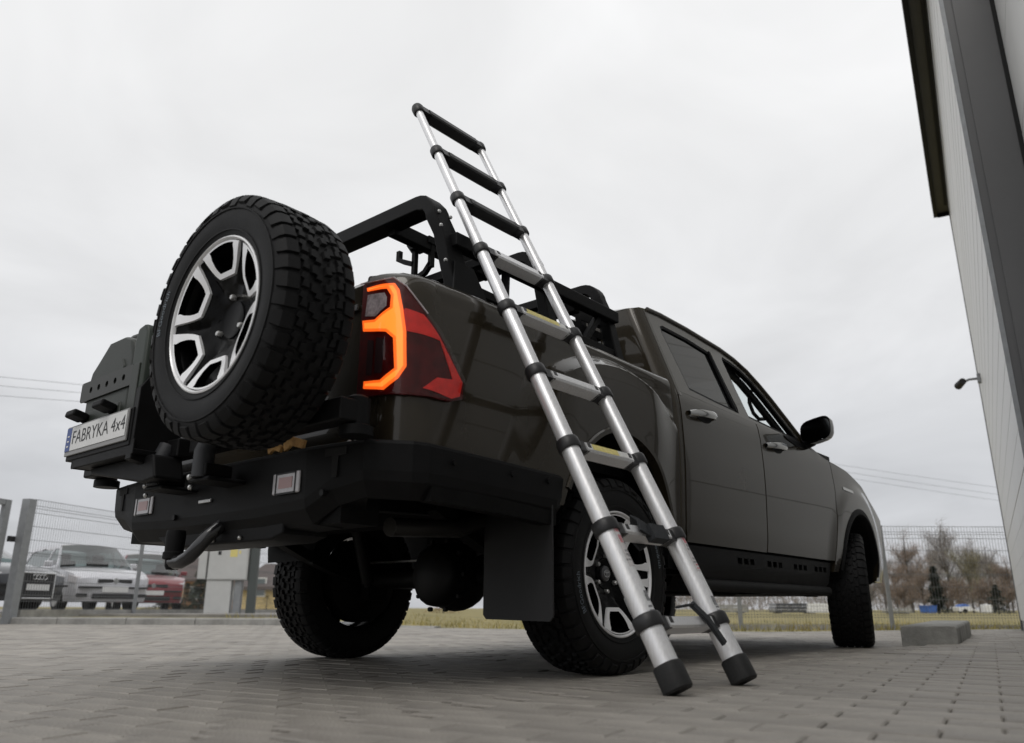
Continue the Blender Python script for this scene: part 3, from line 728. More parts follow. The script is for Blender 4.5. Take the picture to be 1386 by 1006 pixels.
    b = MB(); b.tube([(.60, s*.86, .352), (2.45, s*.86, .352)], .03, 12); b.build('slider_tube', BLACK, truck)
    b = MB(); b.bb(.70, 2.4, s*.5-.32*0, s*.84, .40, .44); b.build('slider_plate', UNDER, truck)

# ------------------------------------------------------------------ cab upper
def Gy(z): return .893-.36*(z-1.25)
outline = [(.60, 1.248), (2.225, 1.240), (2.16, 1.30), (2.07, 1.385), (1.955, 1.492), (1.86, 1.565), (1.74, 1.635), (1.60, 1.680), (1.43, 1.705), (1.04, 1.722), (.75, 1.722), (.64, 1.714), (.60, 1.705)]
wr = [(.735, 1.285), (1.02, 1.272), (1.285, 1.266), (1.300, 1.300), (1.285, 1.45), (1.272, 1.610), (1.255, 1.635), (1.00, 1.655), (.74, 1.655), (.70, 1.640), (.690, 1.60), (.715, 1.42)]
wf = [(1.415, 1.266), (1.75, 1.255), (2.135, 1.250), (2.06, 1.322), (1.97, 1.405), (1.87, 1.495), (1.76, 1.575), (1.64, 1.628), (1.52, 1.650), (1.43, 1.657), (1.405, 1.63), (1.405, 1.45)]
def inset(poly, d):
    n = len(poly); o = []
    for i in range(n):
        a, b, c = Vector(poly[i-1]), Vector(poly[i]), Vector(poly[(i+1) % n]); e1 = (b-a).normalized(); e2 = (c-b).normalized()
        n1, n2 = Vector((-e1.y, e1.x)), Vector((-e2.y, e2.x)); m = (n1+n2).normalized(); k = d/max(.4, m.dot(n1)); o.append(tuple(b+m*k))
    return o
for s in (-1, 1):
    b = patch(outline, lambda x, z: (x, s*Gy(z), z), .09, holes=[wr, wf]); b.build('cab_side_frame', PAINT, truck, smooth=50, solid=.035, soff=-1 if s < 0 else -1)
    for wn, pol, gm in (('rear_window', wr, GSIDE), ('front_window', wf, GCLEAR)):
        if wn == 'front_window' and s < 0: gp_ = [(1.42, 1.20), (2.10, 1.20), (2.12, 1.262), (1.42, 1.274)]      # wound down
        else: gp_ = inset(pol, .012)
        wo = patch(gp_, lambda x, z: (x, s*(Gy(z)-.012), z), .12).build(wn, gm, truck, smooth=60)
        b = MB(); n = len(pol); I2 = inset(pol, .016); V = [(x, s*(Gy(z)-.001), z) for x, z in pol]+[(x, s*(Gy(z)-.004), z) for x, z in I2]+[(x, s*(Gy(z)-.03), z) for x, z in I2]
        b.add(V, [(i, (i+1) % n, n+(i+1) % n, n+i) for i in range(n)]+[(n+i, n+(i+1) % n, 2*n+(i+1) % n, 2*n+i) for i in range(n)]); b.build('window_seal', PLAST, wo)
    # rear quarter divider of the rear door window
    b = MB(); b.beam([(1.262, s*(Gy(1.27)-.002), 1.27), (1.250, s*(Gy(1.64)-.002), 1.64)], .02, .012, up=(0, 1, 0)); b.build('pillar_trim', PLAST, truck)
    # C pillar corner, rounded in plan
    b = MB(); rows = []
    for i in range(15):
        z = 1.225+i*(1.705-1.225)/14; w_ = Gy(z) if z > 1.25 else Wd(.56, z, False); xr = .512+.008*max(0, (z-1.45)/.3)**2; r = []
        for j in range(9):
            a = pi/2*j/8; r.append((xr+.08-.08*cos(a), s*(w_-.08+.08*sin(a)), z))
        rows.append([(xr, s*.58, z), (xr, s*.62, z)]+r+[(.612, s*(w_-.0015), z)])
    b.grid(rows); b.build('rear_pillar', PAINT, truck, smooth=60)
    # roof edge drip rail
    b = MB(); b.tube([(x, s*(Gy(z)+.002), z+.004) for x, z in ((.62, 1.712), (.75, 1.722), (1.04, 1.722), (1.43, 1.705), (1.60, 1.680), (1.74, 1.635), (1.86, 1.565), (1.955, 1.492), (2.07, 1.385), (2.16, 1.30), (2.215, 1.245))], .012, 8); b.build('drip_rail', PAINT, truck, smooth=60)
    # mirror
    hp_ = MB(); c0 = (2.21, s*1.00, 1.305); rows = []
    for i in range(9):
        t = i/8; xx = c0[0]-.075+.15*t; k = .80+.2*math.sqrt(max(0, sin(pi*min(1, t*.55+.45)))) if t < .3 else math.sqrt(max(.02, 1-((t-.2)/.82)**2.4))
        ring = []
        for j in range(20):
            a = 2*pi*j/20; ca, sa = cos(a), sin(a); ex = abs(ca)**.55*(1 if ca > 0 else -1); ez = abs(sa)**.6*(1 if sa > 0 else -1)
            ring.append((xx+.03*ex*s*-s, c0[1]+s*.105*ex*k, c0[2]+.075*ez*k+.012*ex))
        rows.append(ring)
    hp_.grid(rows, True); mo = hp_.build('mirror_housing', mat('mirror_gloss_black', (.012, .012, .013), .18, 0, .8) if 'mirror_gloss_black' not in MATS else MATS['mirror_gloss_black'], truck, smooth=60)
    g_ = patch([(.092*abs(cos(a))**.55*(1 if cos(a) > 0 else -1), .064*abs(sin(a))**.6*(1 if sin(a) > 0 else -1)) for a in [2*pi*j/24 for j in range(24)]], lambda u, v: (c0[0]-.0755-.03*u, c0[1]+s*u, c0[2]+v+.012*u/.1), .3)
    g_.build('mirror_glass', MATS.get('dark_mirror') or mat('dark_mirror', (.16, .17, .175), .08, 1.0), mo)
    b = MB(); b.tube([(2.20, s*.90, 1.235), (2.21, s*.95, 1.25), (2.215, s*.98, 1.27)], [.034, .03, .026], 10); b.build('mirror_arm', PLAST, mo)
    # black triangle at the mirror foot
    b = patch([(2.02, 1.247), (2.25, 1.235), (2.20, 1.205), (2.05, 1.20), (1.90, 1.225), (1.88, 1.245)], lambda x, z: (x, s*(Wd(x, z)+.004), z), .2); b.build('mirror_foot', PLAST, mo, solid=.004)
# roof
def roofz(x): return interp(x, [(.516, 1.706), (.53, 1.726), (.56, 1.745), (.62, 1.765), (.70, 1.778), (.85, 1.79), (1.2, 1.80), (1.5, 1.785), (1.70, 1.75), (1.82, 1.715)])
b = MB(); rows = []
for x in [.516, .522, .53, .545, .56, .58, .60, .63]+[.66+i*(1.82-.66)/24 for i in range(25)]:
    ed = interp(x, [(.516, 1.700), (.56, 1.712), (.62, 1.716), (.75, 1.726), (1.04, 1.726), (1.43, 1.709), (1.60, 1.684), (1.74, 1.639), (1.86, 1.57)]); r = []
    ye = Gy(ed)-interp(x, [(.516, .075), (.522, .055), (.53, .036), (.545, .020), (.56, .010), (.60, 0)])
    for j in range(31):
        t = -1+j/15; y = t*ye; z = ed+(roofz(x)-ed)*(1-abs(t)**4.5); r.append((x, y, z))
    rows.append(r)
b.grid(rows); b.build('roof', PAINT, truck, smooth=60)
b = MB(); rows = []
for i in range(12):
    z = 1.20+i*.0459; r = []
    for j in range(13):
        y = -.66+1.32*j/12; r.append((.512+.008*max(0, (z-1.45)/.3)**2, y, z))
    rows.append(r)
b.grid(rows); cw = b.build('cab_back_wall', PAINT, truck, smooth=60)
b = patch([(-.5, 1.36), (.5, 1.36), (.55, 1.40), (.5, 1.62), (-.5, 1.62), (-.55, 1.40)], lambda y, z: (.506+.008*max(0, (z-1.45)/.3)**2, y, z), .2); b.build('back_window', GSIDE, cw)
b = MB(); b.bb(.515, .53, -.80, .80, .60, 1.21); b.build('cab_back_panel', PAINT, truck)
# windscreen
b = MB(); rows = []
edge = [(2.225, 1.235), (2.16, 1.30), (2.07, 1.385), (1.955, 1.492), (1.86, 1.565), (1.80, 1.61)]
for (x, z) in edge:
    y0 = Gy(z)-.006; rows.append([(x+(.20+.05*(1.61-z))*(1-abs(t)**2.2), y0*t, z+.09*(1-abs(t)**2.5)*((z-1.23)/.38)) for t in [-1+k/8 for k in range(17)]])
b.grid(rows); b.build('windscreen', GCLEAR, truck, smooth=60)
b = MB(); rows = []
for i in range(5):
    t_ = i/4
    rows.append([(lerp(1.80+.20*(1-abs(t)**2.2), 1.70, t_), (Gy(1.61)-.03)*t, lerp(1.61+.09*(1-abs(t)**2.5), 1.655+.09*(1-abs(t)**4), t_)+.006) for t in [-1+k/8 for k in range(17)]])
b.grid(rows); b.build('windscreen_header', PAINT, truck, smooth=60)
# hood, cowl, front end
b = MB(); rows = []
for i in range(22):
    x = 2.20+i*(3.86-2.20)/21; ze = interp(x, [(2.2, 1.240), (2.46, 1.195), (2.9, 1.165), (3.26, 1.10), (3.46, 1.02), (3.86, .90)]); ye = Wd(max(x, .6), min(ze, 1.25), False)
    zc = interp(x, [(2.2, 1.24), (2.5, 1.235), (3.0, 1.215), (3.5, 1.15), (3.86, 1.03)])
    rows.append([(x+.16*(1-t*t)*sm((x-3.2)/.6), ye*t, ze+(zc-ze)*(1-abs(t)**3.5)) for t in [-1+k/10 for k in range(21)]])
b.grid(rows); b.build('bonnet', PAINT, truck, smooth=60)
b = MB(); rows = []
for i in range(9):
    z = .44+i*(.90-.44)/8; rows.append([(3.86+(.16+.05*sin(pi*i/8))*(1-t*t), Wd(3.86, max(.44, z), False)*t, z+(.13*(1-abs(t)**3.5))*(i/8)) for t in [-1+k/10 for k in range(21)]])
b.grid(rows); fb = b.build('front_bumper', PAINT, truck, smooth=60)
b = MB(); b.bb(3.98, 4.07, -.42, .42, .58, .92); b.build('grille', PLAST, truck, bevel=.03)
for s in (-1, 1):
    b = MB(); b.bb(3.80, 3.97, s*.62-.14, s*.62+.14, .84, .94); b.build('headlight', LENSW, truck, bevel=.03)
# interior
b = MB(); b.bb(.56, 2.6, -.80, .80, .50, .55); b.build('cabin_floor', INTER, truck)
b = MB(); b.prism([(2.02, .9), (2.65, .9), (2.62, 1.18), (2.30, 1.215), (2.08, 1.17), (2.00, 1.05)], lambda u, v, d: (u, d, v), -.80, .80); b.build('dashboard', INTER, truck, bevel=.02)
for nm, cx, cy, hs in (('front_seat', 1.42, -.38, 1), ('front_seat', 1.42, .38, 1), ('rear_seat', .72, 0, 0)):
    b = MB(); wv = .25 if hs else .68
    b.box((cx+.22, cy, .78), (.50, 2*wv, .14)); b.box((cx-.02, cy, 1.02), (.13, 2*wv, .54), Matrix.Rotation(-.22, 3, 'Y'))
    o = b.build(nm, INTER, truck, bevel=.03)
    if hs: b = MB(); b.box((cx-.11, cy, 1.37), (.09, .25, .16)); b.build('headrest', INTER, o, bevel=.03)
b = MB(); b.tube([(1.93+.06*cos(2*pi*i/24)*.4, .38+.18*sin(2*pi*i/24), 1.06+.17*cos(2*pi*i/24)) for i in range(25)], .014, 8, caps=False); b.build('steering_wheel', INTER, truck)
# inner pillar trim and grab handles seen through the front windows
for s in (-1, 1):
    band = wf[2:10]; inn = inset(wf, .035)[2:10]
    b = MB(); V = [(x, s*(Gy(z)-.045), z) for x, z in band]+[(x, s*(Gy(z)-.06), z) for x, z in inn]+[(x, s*(Gy(z)-.10), z+.02) for x, z in inn]; n = len(band)
    b.add(V, [(i, i+1, n+i+1, n+i) for i in range(n-1)]+[(n+i, n+i+1, 2*n+i+1, 2*n+i) for i in range(n-1)]); pt_ = b.build('pillar_inner_trim', INTER, truck, smooth=50)
    b = MB(); b.tube([(2.02, s*.735, 1.395), (1.95, s*.725, 1.380), (1.87, s*.725, 1.405), (1.835, s*.72, 1.465), (1.845, s*.72, 1.525), (1.90, s*.72, 1.56)], .012, 8); b.build('grab_handle', INTER, pt_)
b = MB(); rows = []
for x in (.60, .8, 1.0, 1.3, 1.6, 1.78):
    rows.append([(x, y, interp(x, [(.6, 1.69), (1.0, 1.715), (1.3, 1.71), (1.6, 1.685), (1.78, 1.65)])+.02*(1-(y/.7)**2)) for y in (-.69, -.45, -.2, 0, .2, .45, .69)])
b.grid(rows); b.build('headliner', INTER, truck, smooth=60)
# fender badge
b = patch([(2.80, 1.02), (2.98, 1.01), (2.98, 1.03), (2.80, 1.04)], lambda x, z: (x, -(Wd(x, z)+.003), z), .1); b.build('badge', CHROME, truck)

# ------------------------------------------------------------------ bed, tailgate, lamps
b = MB(); b.bb(-1.14, .49, -.76, .76, .80, .84); b.build('bed_floor', PLAST, truck)
b = MB(); b.bb(.465, .49, -.76, .76, .84, 1.285); b.build('bed_headboard', PAINT, truck, bevel=.006)
b = MB(); prof = [(-1.150, .70), (-1.163, .78), (-1.160, 1.00), (-1.163, 1.20), (-1.172, 1.245), (-1.178, 1.275), (-1.165, 1.293), (-1.13, 1.298), (-1.10, 1.292), (-1.10, .70)]
b.prism([(u+.008, v) for u, v in prof], lambda u, v, d: (u, d, v), -.685, .685); tg = b.build('tailgate', PAINT, truck, smooth=40)
b = MB(); b.bb(-1.172, -1.15, -.17, .17, 1.10, 1.18); b.build('tailgate_handle', PLAST, tg, bevel=.008)
b = MB(); b.bb(-1.168, -1.162, -.655, -.60, 1.195, 1.215); b.build('tailgate_badge', CHROME, tg)
b = MB(); b.bb(-1.15, -1.05, -.70, .70, .60, .72); b.build('tailgate_sill', PLAST, truck)
LO = [(0.009, 1.257), (0.093, 1.252), (0.128, 1.249), (0.144, 1.223), (0.159, 1.154), (0.171, 1.078), (0.177, 0.961), (0.155, 0.92), (0.111, 0.884), (0.022, 0.902), (0.023, 0.935), (0.096, 0.927), (0.134, 0.958), (0.126, 1.054), (0.103, 1.077), (0.005, 1.098), (-0.003, 1.146), (0.064, 1.135), (0.111, 1.165), (0.111, 1.201), (0.098, 1.225), (0.015, 1.235)]
LR = [(0.107, 1.109), (0.161, 1.156), (0.212, 1.139), (0.261, 1.081), (0.368, 0.943), (0.357, 0.895), (0.322, 0.881), (0.218, 0.896), (0.261, 0.938), (0.325, 0.945), (0.305, 0.99), (0.268, 1.063), (0.171, 1.078)]
LH = [(-0.01, 1.272), (0.12, 1.264), (0.159, 1.231), (0.222, 1.142), (0.3, 1.052), (0.378, 0.943), (0.373, 0.89), (0.322, 0.873), (0.198, 0.872), (0.019, 0.880), (-.01, .89)]
for s in (-1, 1):
    tl = patch(LH, lambda t, z: bed_corner(t, z, .004, s), .025).build('tail_light', LAMPD, truck, smooth=60, solid=.012, soff=1)
    patch(inset(LO, -.005), lambda t, z: bed_corner(t, z, .018, s), .025).build('light_bar', LAMPO, tl, smooth=60, solid=.004, soff=1)
    patch(inset(LO, -.0135), lambda t, z: bed_corner(t, z, .0225, s), .025).build('light_core', LAMPI, tl, smooth=60)
    patch(inset(LH, .002), lambda t, z: bed_corner(t, z, .028, s), .025).build('outer_lens', GLENS, tl, smooth=60)
    patch(LR, lambda t, z: bed_corner(t, z, .0175, s), .025).build('red_lens', LAMPR, tl, smooth=60, solid=.003, soff=1)
    patch([(.018, 1.228), (.092, 1.218), (.102, 1.20), (.102, 1.17), (.062, 1.143), (.010, 1.155)], lambda t, z: bed_corner(t, z, .0175, s), .025).build('clear_lens', LAMPC, tl, smooth=60)
    for q in range(2):
        patch([(.03+.04*q, .95), (.06+.04*q, .945), (.062+.04*q, 1.06), (.03+.04*q, 1.07)], lambda t, z: bed_corner(t, z, .0172, s), .03).build('lens_rib', mat('dim_reflector', (.07, .045, .05), .2, .5) if 'dim_reflector' not in MATS else MATS['dim_reflector'], tl, smooth=60)
    b = MB(); b.tube([bed_corner(t, z, .026, s) for t, z in LH[:4]], .0025, 6); b.build('lens_edge', LAMPC, tl)
    # dark tailgate gap
    b = MB(); b.bb(-1.158, -1.12, s*.6975-.003, s*.6975+.003, .72, 1.296); b.build('gap_seal', SEAL, truck)

# ------------------------------------------------------------------ steel rear bumper
bp_ = MB(); path = []
def bump_pt(q):
    'q -> (x, y, ztop, zbot, nx, ny)'
    pass
ST = [(-1.262, 0, .728, .525), (-1.262, .30, .728, .525), (-1.262, .57, .728, .535), (-1.250, .68, .728, .585), (-1.232, .81, .728, .605), (-1.13, .915, .724, .60), (-1.08, .938, .722, .60), (-.80, .94, .716, .595), (-.44, .938, .708, .585), (-.405, .935, .706, .60)]
for s in (-1, 1):
    rows = []
    for i, (x, y, zt_, zb_) in enumerate(ST):
        a = ST[max(0, i-1)]; c_ = ST[min(len(ST)-1, i+1)]; t = Vector((c_[0]-a[0], c_[1]-a[1])); t.normalize(); n_ = Vector((-t.y, t.x))   # outward
        if n_.x > 0 and y < .9: n_ = -n_
        if y > .9 and n_.y < 0: n_ = -n_
        def pt(d, z): return (x-n_.x*d, s*(y-n_.y*d), z)
        rows.append([pt(.16 if y < .8 else .05, zt_), pt(.010, zt_), pt(.003, zt_-.003), pt(0, zt_-.012), pt(.004, zb_+.03), pt(.010, zb_), pt(.045, zb_-.045), pt(.16 if y < .8 else .05, zb_-.05)])
    b = MB(); b.grid(rows); ob = b.build('rear_bumper', BLACK, truck, smooth=6)
    # light, T slot, bolts
    b = MB(); b.bb(-1.2665, -1.258, s*.475-.072, s*.475+.072, .588, .656); lg = b.build('bumper_light', LENSW, ob, bevel=.006)
    b = MB(); b.bb(-1.268, -1.2665, s*.475-.036, s*.475+.036, .605, .640); b.build('red_reflector', LENSRD, lg)
    b = MB()
    for y0, y1, z0, z1 in ((-.052, .052, .586, .592), (-.052, .052, .65, .655), (-.055, -.048, .588, .655), (.048, .055, .588, .655)): b.bb(-1.2675, -1.2655, s*.475+y0, s*.475+y1, z0, z1)
    b.build('light_frame', INK, lg)
    if s < 0: tsl = [(-1.2645, .665)]
    Tp = [(-.045, .045), (.045, .045), (.045, .022), (.014, .022), (.010, -.045), (-.010, -.045), (-.014, .022), (-.045, .022)]
    # T slot sits on the corner facet
    p0, p1 = Vector((-1.262, .57)), Vector((-1.232, .81)); tdir = (p1-p0).normalized(); nn = Vector((-tdir.y, tdir.x)); nn = nn if nn.x < 0 else -nn; pc = p0+tdir*.13
    V = [(pc.x+tdir.x*u+nn.x*.0045, s*(pc.y+tdir.y*u+nn.y*.0045), .665+v) for u, v in Tp]
    b = MB(); n_ = len(Tp); tri = tessellate_polygon([[Vector((u, v, 0)) for u, v in Tp]]); b.add(V, [tuple(t) for t in tri]); b.build('t_slot', SEAL, ob, solid=.004)
    for q in range(3):
        b = MB(); b.ball((-1.20, s*(.70+.038*q), .732), .010, 8, 5); b.build('bolt', STEEL, ob)
    # inner structure
    b = MB(); b.bb(-1.20, -1.05, s*.35-.33, s*.35+.33, .49, .64); b.build('bumper_box', UNDER, truck)
    # bumper side return, lower dark lip
    b = MB(); b.beam([(-1.06, s*.90, .575), (-.75, s*.905, .565), (-.44, s*.90, .55)], .05, .05); b.build('bumper_lip', UNDER, truck)
    # mud flap
    if s < 0: b = patch([(-.15, .22), (-.135, .205), (.155, .20), (.17, .215), (.165, .60), (-.155, .60)], lambda u, z: (-.47-.02*(.6-z), s*(.765+u), z), .08); b.build('mud_flap', mat('rubber_flap', (.014, .014, .015), .55, var=.2, vscale=6) if 'rubber_flap' not in MATS else MATS['rubber_flap'], truck, solid=.008, bevel=.002)
for x, y, z in ((-1.258, -.66, .575), (-1.263, .22, .56)):
    b = MB(); b.tube([(x+.01, y, z), (x-.005, y, z)], .011, 6); b.build('bumper_bolt', AXLEM, truck)
b = MB(); b.bb(-1.269, -1.260, -.03, .05, .597, .609); b.build('maker_strip', STEEL, truck, bevel=.002)
for x in (-.98, -.70, -.50):
    b = MB(); b.tube([(x, -.945, .675), (x, -.930, .675)], .010, 6); b.build('bumper_bolt', BLACK, truck)
# skid / hitch
b = MB(); b.prism([(-.43, .55), (.40, .55), (.40, .50), (.30, .452), (-.36, .452), (-.43, .47)], lambda u, v, d: (d, u, v), -1.23, -1.05); hitch = b.build('hitch_beam', BLACK, truck, bevel=.008)
b = MB(); b.tube([(-1.19, -.075, .54), (-1.24, -.070, .515), (-1.275, -.058, .48), (-1.298, -.040, .44), (-1.309, -.012, .410), (-1.313, .03, .394), (-1.313, .09, .393)], .025, 14); b.build('tow_neck', mat('neck_paint', (.03, .03, .032), .2, .5, .6), hitch)
b = MB(); b.lathe([(0, .366), (.020, .368), (.026, .38), (.026, .40), (.037, .405), (.037, .425), (.032, .43), (.034, .485), (.031, .502), (0, .505)], 20, lambda x, z, h: (-1.312+x, .095+z, h)); b.build('ball_cap', PLAST, hitch)
for yy in (-.19, -.02): b = MB(); b.ball((-1.235, yy, .468), .008); b.build('bolt', STEEL, hitch)
# ------------------------------------------------------------------ swing carriers (spare wheel right, fuel can left)
c1 = MB(); c1.beam([(-1.33, -.86, .79), (-1.33, -.02, .79)], .07, .07); o1 = c1.build('spare_carrier_arm', BLACK, truck, bevel=.008)
b = MB(); b.beam([(-1.345, -.555, .76), (-1.345, -.555, 1.16)], .09, .06); b.beam([(-1.345, -.555, 1.07), (-1.345, -.30, .80)], .05, .05); b.build('spare_post', BLACK, o1, bevel=.008)
b = MB(); b.lathe([(0, -.13), (.085, -.13), (.085, -.115), (.04, -.112), (.04, -.0), (0, 0)], 24, lambda x, z, h: (-1.34+h, -.555+x, 1.07+z)); b.build('spare_hub', BLACK, o1)
c2 = MB(); c2.beam([(-1.33, .84, .79), (-1.33, .06, .79)], .07, .07); o2 = c2.build('can_carrier_arm', BLACK, truck, bevel=.008)
b = MB(); b.bb(-1.49, -1.30, .13, .64, .757, .775); b.bb(-1.49, -1.483, .13, .64, .775, .81); b.bb(-1.49, -1.30, .64, .648, .757, .82); b.build('can_tray', BLACK, o2, bevel=.003)
b = MB(); b.prism([(-1.49, .74), (-1.32, .70), (-1.31, 1.06), (-1.44, 1.08), (-1.488, 1.00)], lambda u, v, d: (u, d, v), .14, .185); b.build('tray_side_plate', BLACK, o2, bevel=.004)
for yy in (.30, .58): b = MB(); b.beam([(-1.335, yy, .78), (-1.335, yy, 1.10)], .05, .05); b.build('can_back_post', BLACK, o2, bevel=.004)
# perforated retaining strap of the can
pol = [(.235, 1.025), (.665, 1.025), (.665, 1.105), (.235, 1.105)]
hl = [[(.30+.07*k+.013*cos(2*pi*j/8), 1.065+.013*sin(2*pi*j/8)) for j in range(8)] for k in range(5)]
b = patch(pol, lambda y, z: (-1.487, y, z), .5, hl); b.build('retaining_plate', mat('grey_green_steel', (.035, .037, .034), .5, .2), o2, solid=.006)
for yy in (.668, .232): b = MB(); b.bb(-1.487, -1.32, yy-.003, yy+.003, 1.03, 1.10); b.build('retaining_side', BLACK, o2)
# hinge and latch blocks on the bumper
for nm, yy in (('latch', .14), ('latch', -.17)):
    b = MB(); b.bb(-1.40, -1.25, yy-.065, yy+.065, .64, .655); b.bb(-1.40, -1.30, yy-.045, yy+.045, .655, .70); o_ = b.build(nm, BLACK, truck, bevel=.01)
    b = MB(); b.tube([(-1.385, yy, .655), (-1.385, yy, .74), (-1.36, yy, .80)], .034, 12); b.build('latch_grip', mat('grip_rubber', (.03, .032, .036), .6) if 'grip_rubber' not in MATS else MATS['grip_rubber'], o_)
    b = MB(); b.ball((-1.395, yy+.06, .66), .011, 8, 5); b.ball((-1.395, yy+.05, .625), .009, 8, 5); b.build('pin', STEEL, o_)
for yy in (-.83, .80):
    b = MB(); b.lathe([(0, .722), (.05, .722), (.05, .75), (.038, .755), (.038, .835), (.02, .845), (0, .845)], 20, lambda x, z, h: (-1.28+x, yy+z, h)); b.build('hinge', BLACK, truck)
b = MB(); b.beam([(-1.245, -.335, .742), (-1.250, -.37, .756), (-1.245, -.405, .742)], .012, .022); b.beam([(-1.245, -.425, .744), (-1.252, -.47, .760), (-1.245, -.53, .742)], .012, .028); ast = b.build('amber_glint', GLINT, truck)  # added amber pieces stand in for orange light reflected behind the bumper
b = MB(); b.tube([(-1.24, .56, .742), (-1.29, .45, .765), (-1.31, .25, .755), (-1.33, .16, .72)], .014, 8); b.build('cable', PLAST, truck)
# number plate
npl = MB(); npl.bb(-1.502, -1.494, .175, .70, .808, .926); plate = npl.build('number_plate', PLATEF, truck, bevel=.003)
b = MB(); b.bb(-1.5045, -1.5022, .182, .648, .826, .919); b.build('plate_face', PLATEW, plate)
b = MB(); b.bb(-1.5045, -1.5022, .650, .694, .826, .919); b.build('country_strip', PLATEB, plate)
v, f = text_geo('FABRYKA 4x4', .075)
mxx = max(p.x for p in v)-min(p.x for p in v); 
b = MB(); b.add([(-1.5052, .412-p.x*.445/mxx, .873+p.y*1.0) for p in v], f); b.build('plate_text', INK, plate, smooth=None, merge=0, recalc=False)
b = MB()
for k in range(3): b.box((-1.5052, .672, .845+.02*k), (.0006, .018, .006))
b.build('country_mark', PLATEW, plate)
for yy in (.60, .36):
    b = MB(); b.box((-1.515, yy, .958), (.06, .085, .028), Matrix.Rotation(.25, 3, 'Y')); b.beam([(-1.50, yy, .95), (-1.46, yy, .93)], .03, .02); b.build('plate_lamp', PLAST, plate, bevel=.008)
b = MB(); b.bb(-1.494, -1.45, .16, .70, .79, .93); b.build('plate_bracket', BLACK, truck, bevel=.004)
b = MB(); b.prism([(.08, .757), (.60, .757), (.58, .735), (.14, .66), (.05, .67)], lambda u, v, d: (d, u, v), -1.44, -1.33); b.build('carrier_box', BLACK, o2, bevel=.01)

# ------------------------------------------------------------------ bed rack
rack = MB(); rack.beam([(.24, -.70, 1.40), (.24, .70, 1.40)], .05, .05); rack = rack.build('bed_rack', BLACK, truck, bevel=.006)
for s in (-1, 1):
    b = MB(); b.beam([(-.83, s*.753, 1.550), (.27, s*.753, 1.555)], .05, .055); b.build('side_rail', BLACK, rack, bevel=.006)
for nm, X0, X1, ztop in (('rear_hoop', -.85, -.78, 1.722), ('middle_hoop', -.25, -.24, 1.718), ('front_hoop', .23, .27, 1.718)):
    half = [(X1, -.765, 1.305), (lerp(X1, X0, .35), -.742, 1.44), (lerp(X1, X0, .7), -.718, 1.58)]
    for q in range(7):
        a = radians(8+82*q/6); half.append((X0, -.617-.085*cos(a)+.006, ztop-.085+.085*sin(a)))
    pth = half+[(p[0], -p[1], p[2]) for p in reversed(half)]
    wq = .085 if nm == 'rear_hoop' else .06
    b = MB()
    rows = []
    P_ = [Vector(p) for p in pth]
    for i, p in enumerate(P_):
        t = (P_[min(i+1, len(P_)-1)]-P_[max(i-1, 0)]).normalized(); sx = Vector((1, 0, 0)); n_ = t.cross(sx).normalized()
        kk = 1.15 if (nm == 'rear_hoop' and (i < 2 or i > len(P_)-3)) else 1.0
        th_ = .062 if (nm == 'rear_hoop' and 7 <= i <= len(P_)-8) else .05
        rows.append([p+sx*(a*wq/2*kk)+n_*(c_*th_/2) for a, c_ in ((-1, -1), (1, -1), (1, 1), (-1, 1))])
    b.grid(rows, True); b.f += [(3, 2, 1, 0), tuple(len(b.v)-4+j for j in range(4))]; b.mi += [0, 0]
    b.build(nm, BLACK, rack, bevel=.006)
    for s in (-1, 1):
        b = MB(); b.bb(X1-.10, X1+.10, s*.775-.045, s*.775+.045, 1.300, 1.314); b.build('foot_plate', BLACK, rack, bevel=.003)
        for q in (-.07, .07):
            b = MB(); b.ball((X1+q, s*.79, 1.318), .010, 8, 5); b.build('bolt', STEEL, rack)
        if nm == 'rear_hoop':
            b = MB()
            b.prism([(X1-.08, 1.31), (X1+.12, 1.31), (X1+.09, 1.38), (X1+.05, 1.46), (X1-.05, 1.46)], lambda u, v, d: (u, s*(.790+d-(v-1.31)*.17), v), 0, .008); b.build('gusset', BLACK, rack, bevel=.002)
            for q, zz in ((-.03, 1.66), (-.03, 1.60), (-.03, 1.45), (.03, 1.66)):
                b = MB(); b.ball((X0+q+.01, s*(.722+(1.66-zz)*.2), zz), .008, 8, 4); b.build('bolt', STEEL, rack)
for s in (-1, 1):
    b = MB(); b.beam([(-.74, s*.752, 1.385), (.27, s*.752, 1.37)], .035, .035); b.build('lower_rail', BLACK, rack, bevel=.004)
    b = MB(); b.beam([(-.52, s*.745, 1.385), (-.50, s*.735, 1.55)], .03, .03); b.build('strut', BLACK, rack, bevel=.004)
    b = MB(); b.beam([(.02, s*.745, 1.38), (.16, s*.735, 1.54)], .03, .03); b.build('strut', BLACK, rack, bevel=.004)
    b = MB(); b.beam([(.245, s*.50, 1.705), (.245, s*.72, 1.52)], .03, .03); b.build('corner_brace', BLACK, rack, bevel=.004)
# lower cross bars and longitudinal inner bar
b = MB(); b.beam([(-.60, -.73, 1.555), (-.60, .73, 1.555)], .04, .04); b.build('cross_bar', BLACK, rack, bevel=.005)
b = MB(); b.beam([(-.22, -.73, 1.40), (-.22, .73, 1.40)], .05, .05); b.build('cross_bar', BLACK, rack, bevel=.005)
b = MB(); b.beam([(.0, -.73, 1.54), (.0, .73, 1.54)], .04, .05); b.build('cross_bar', BLACK, rack, bevel=.005)
b = MB(); b.beam([(-.84, -.42, 1.700), (-.25, -.42, 1.700)], .045, .06); b.build('inner_bar', BLACK, rack, bevel=.005)
b = MB(); b.beam([(-.84, .42, 1.70), (.23, .42, 1.70)], .045, .06); b.build('inner_bar', BLACK, rack, bevel=.005)
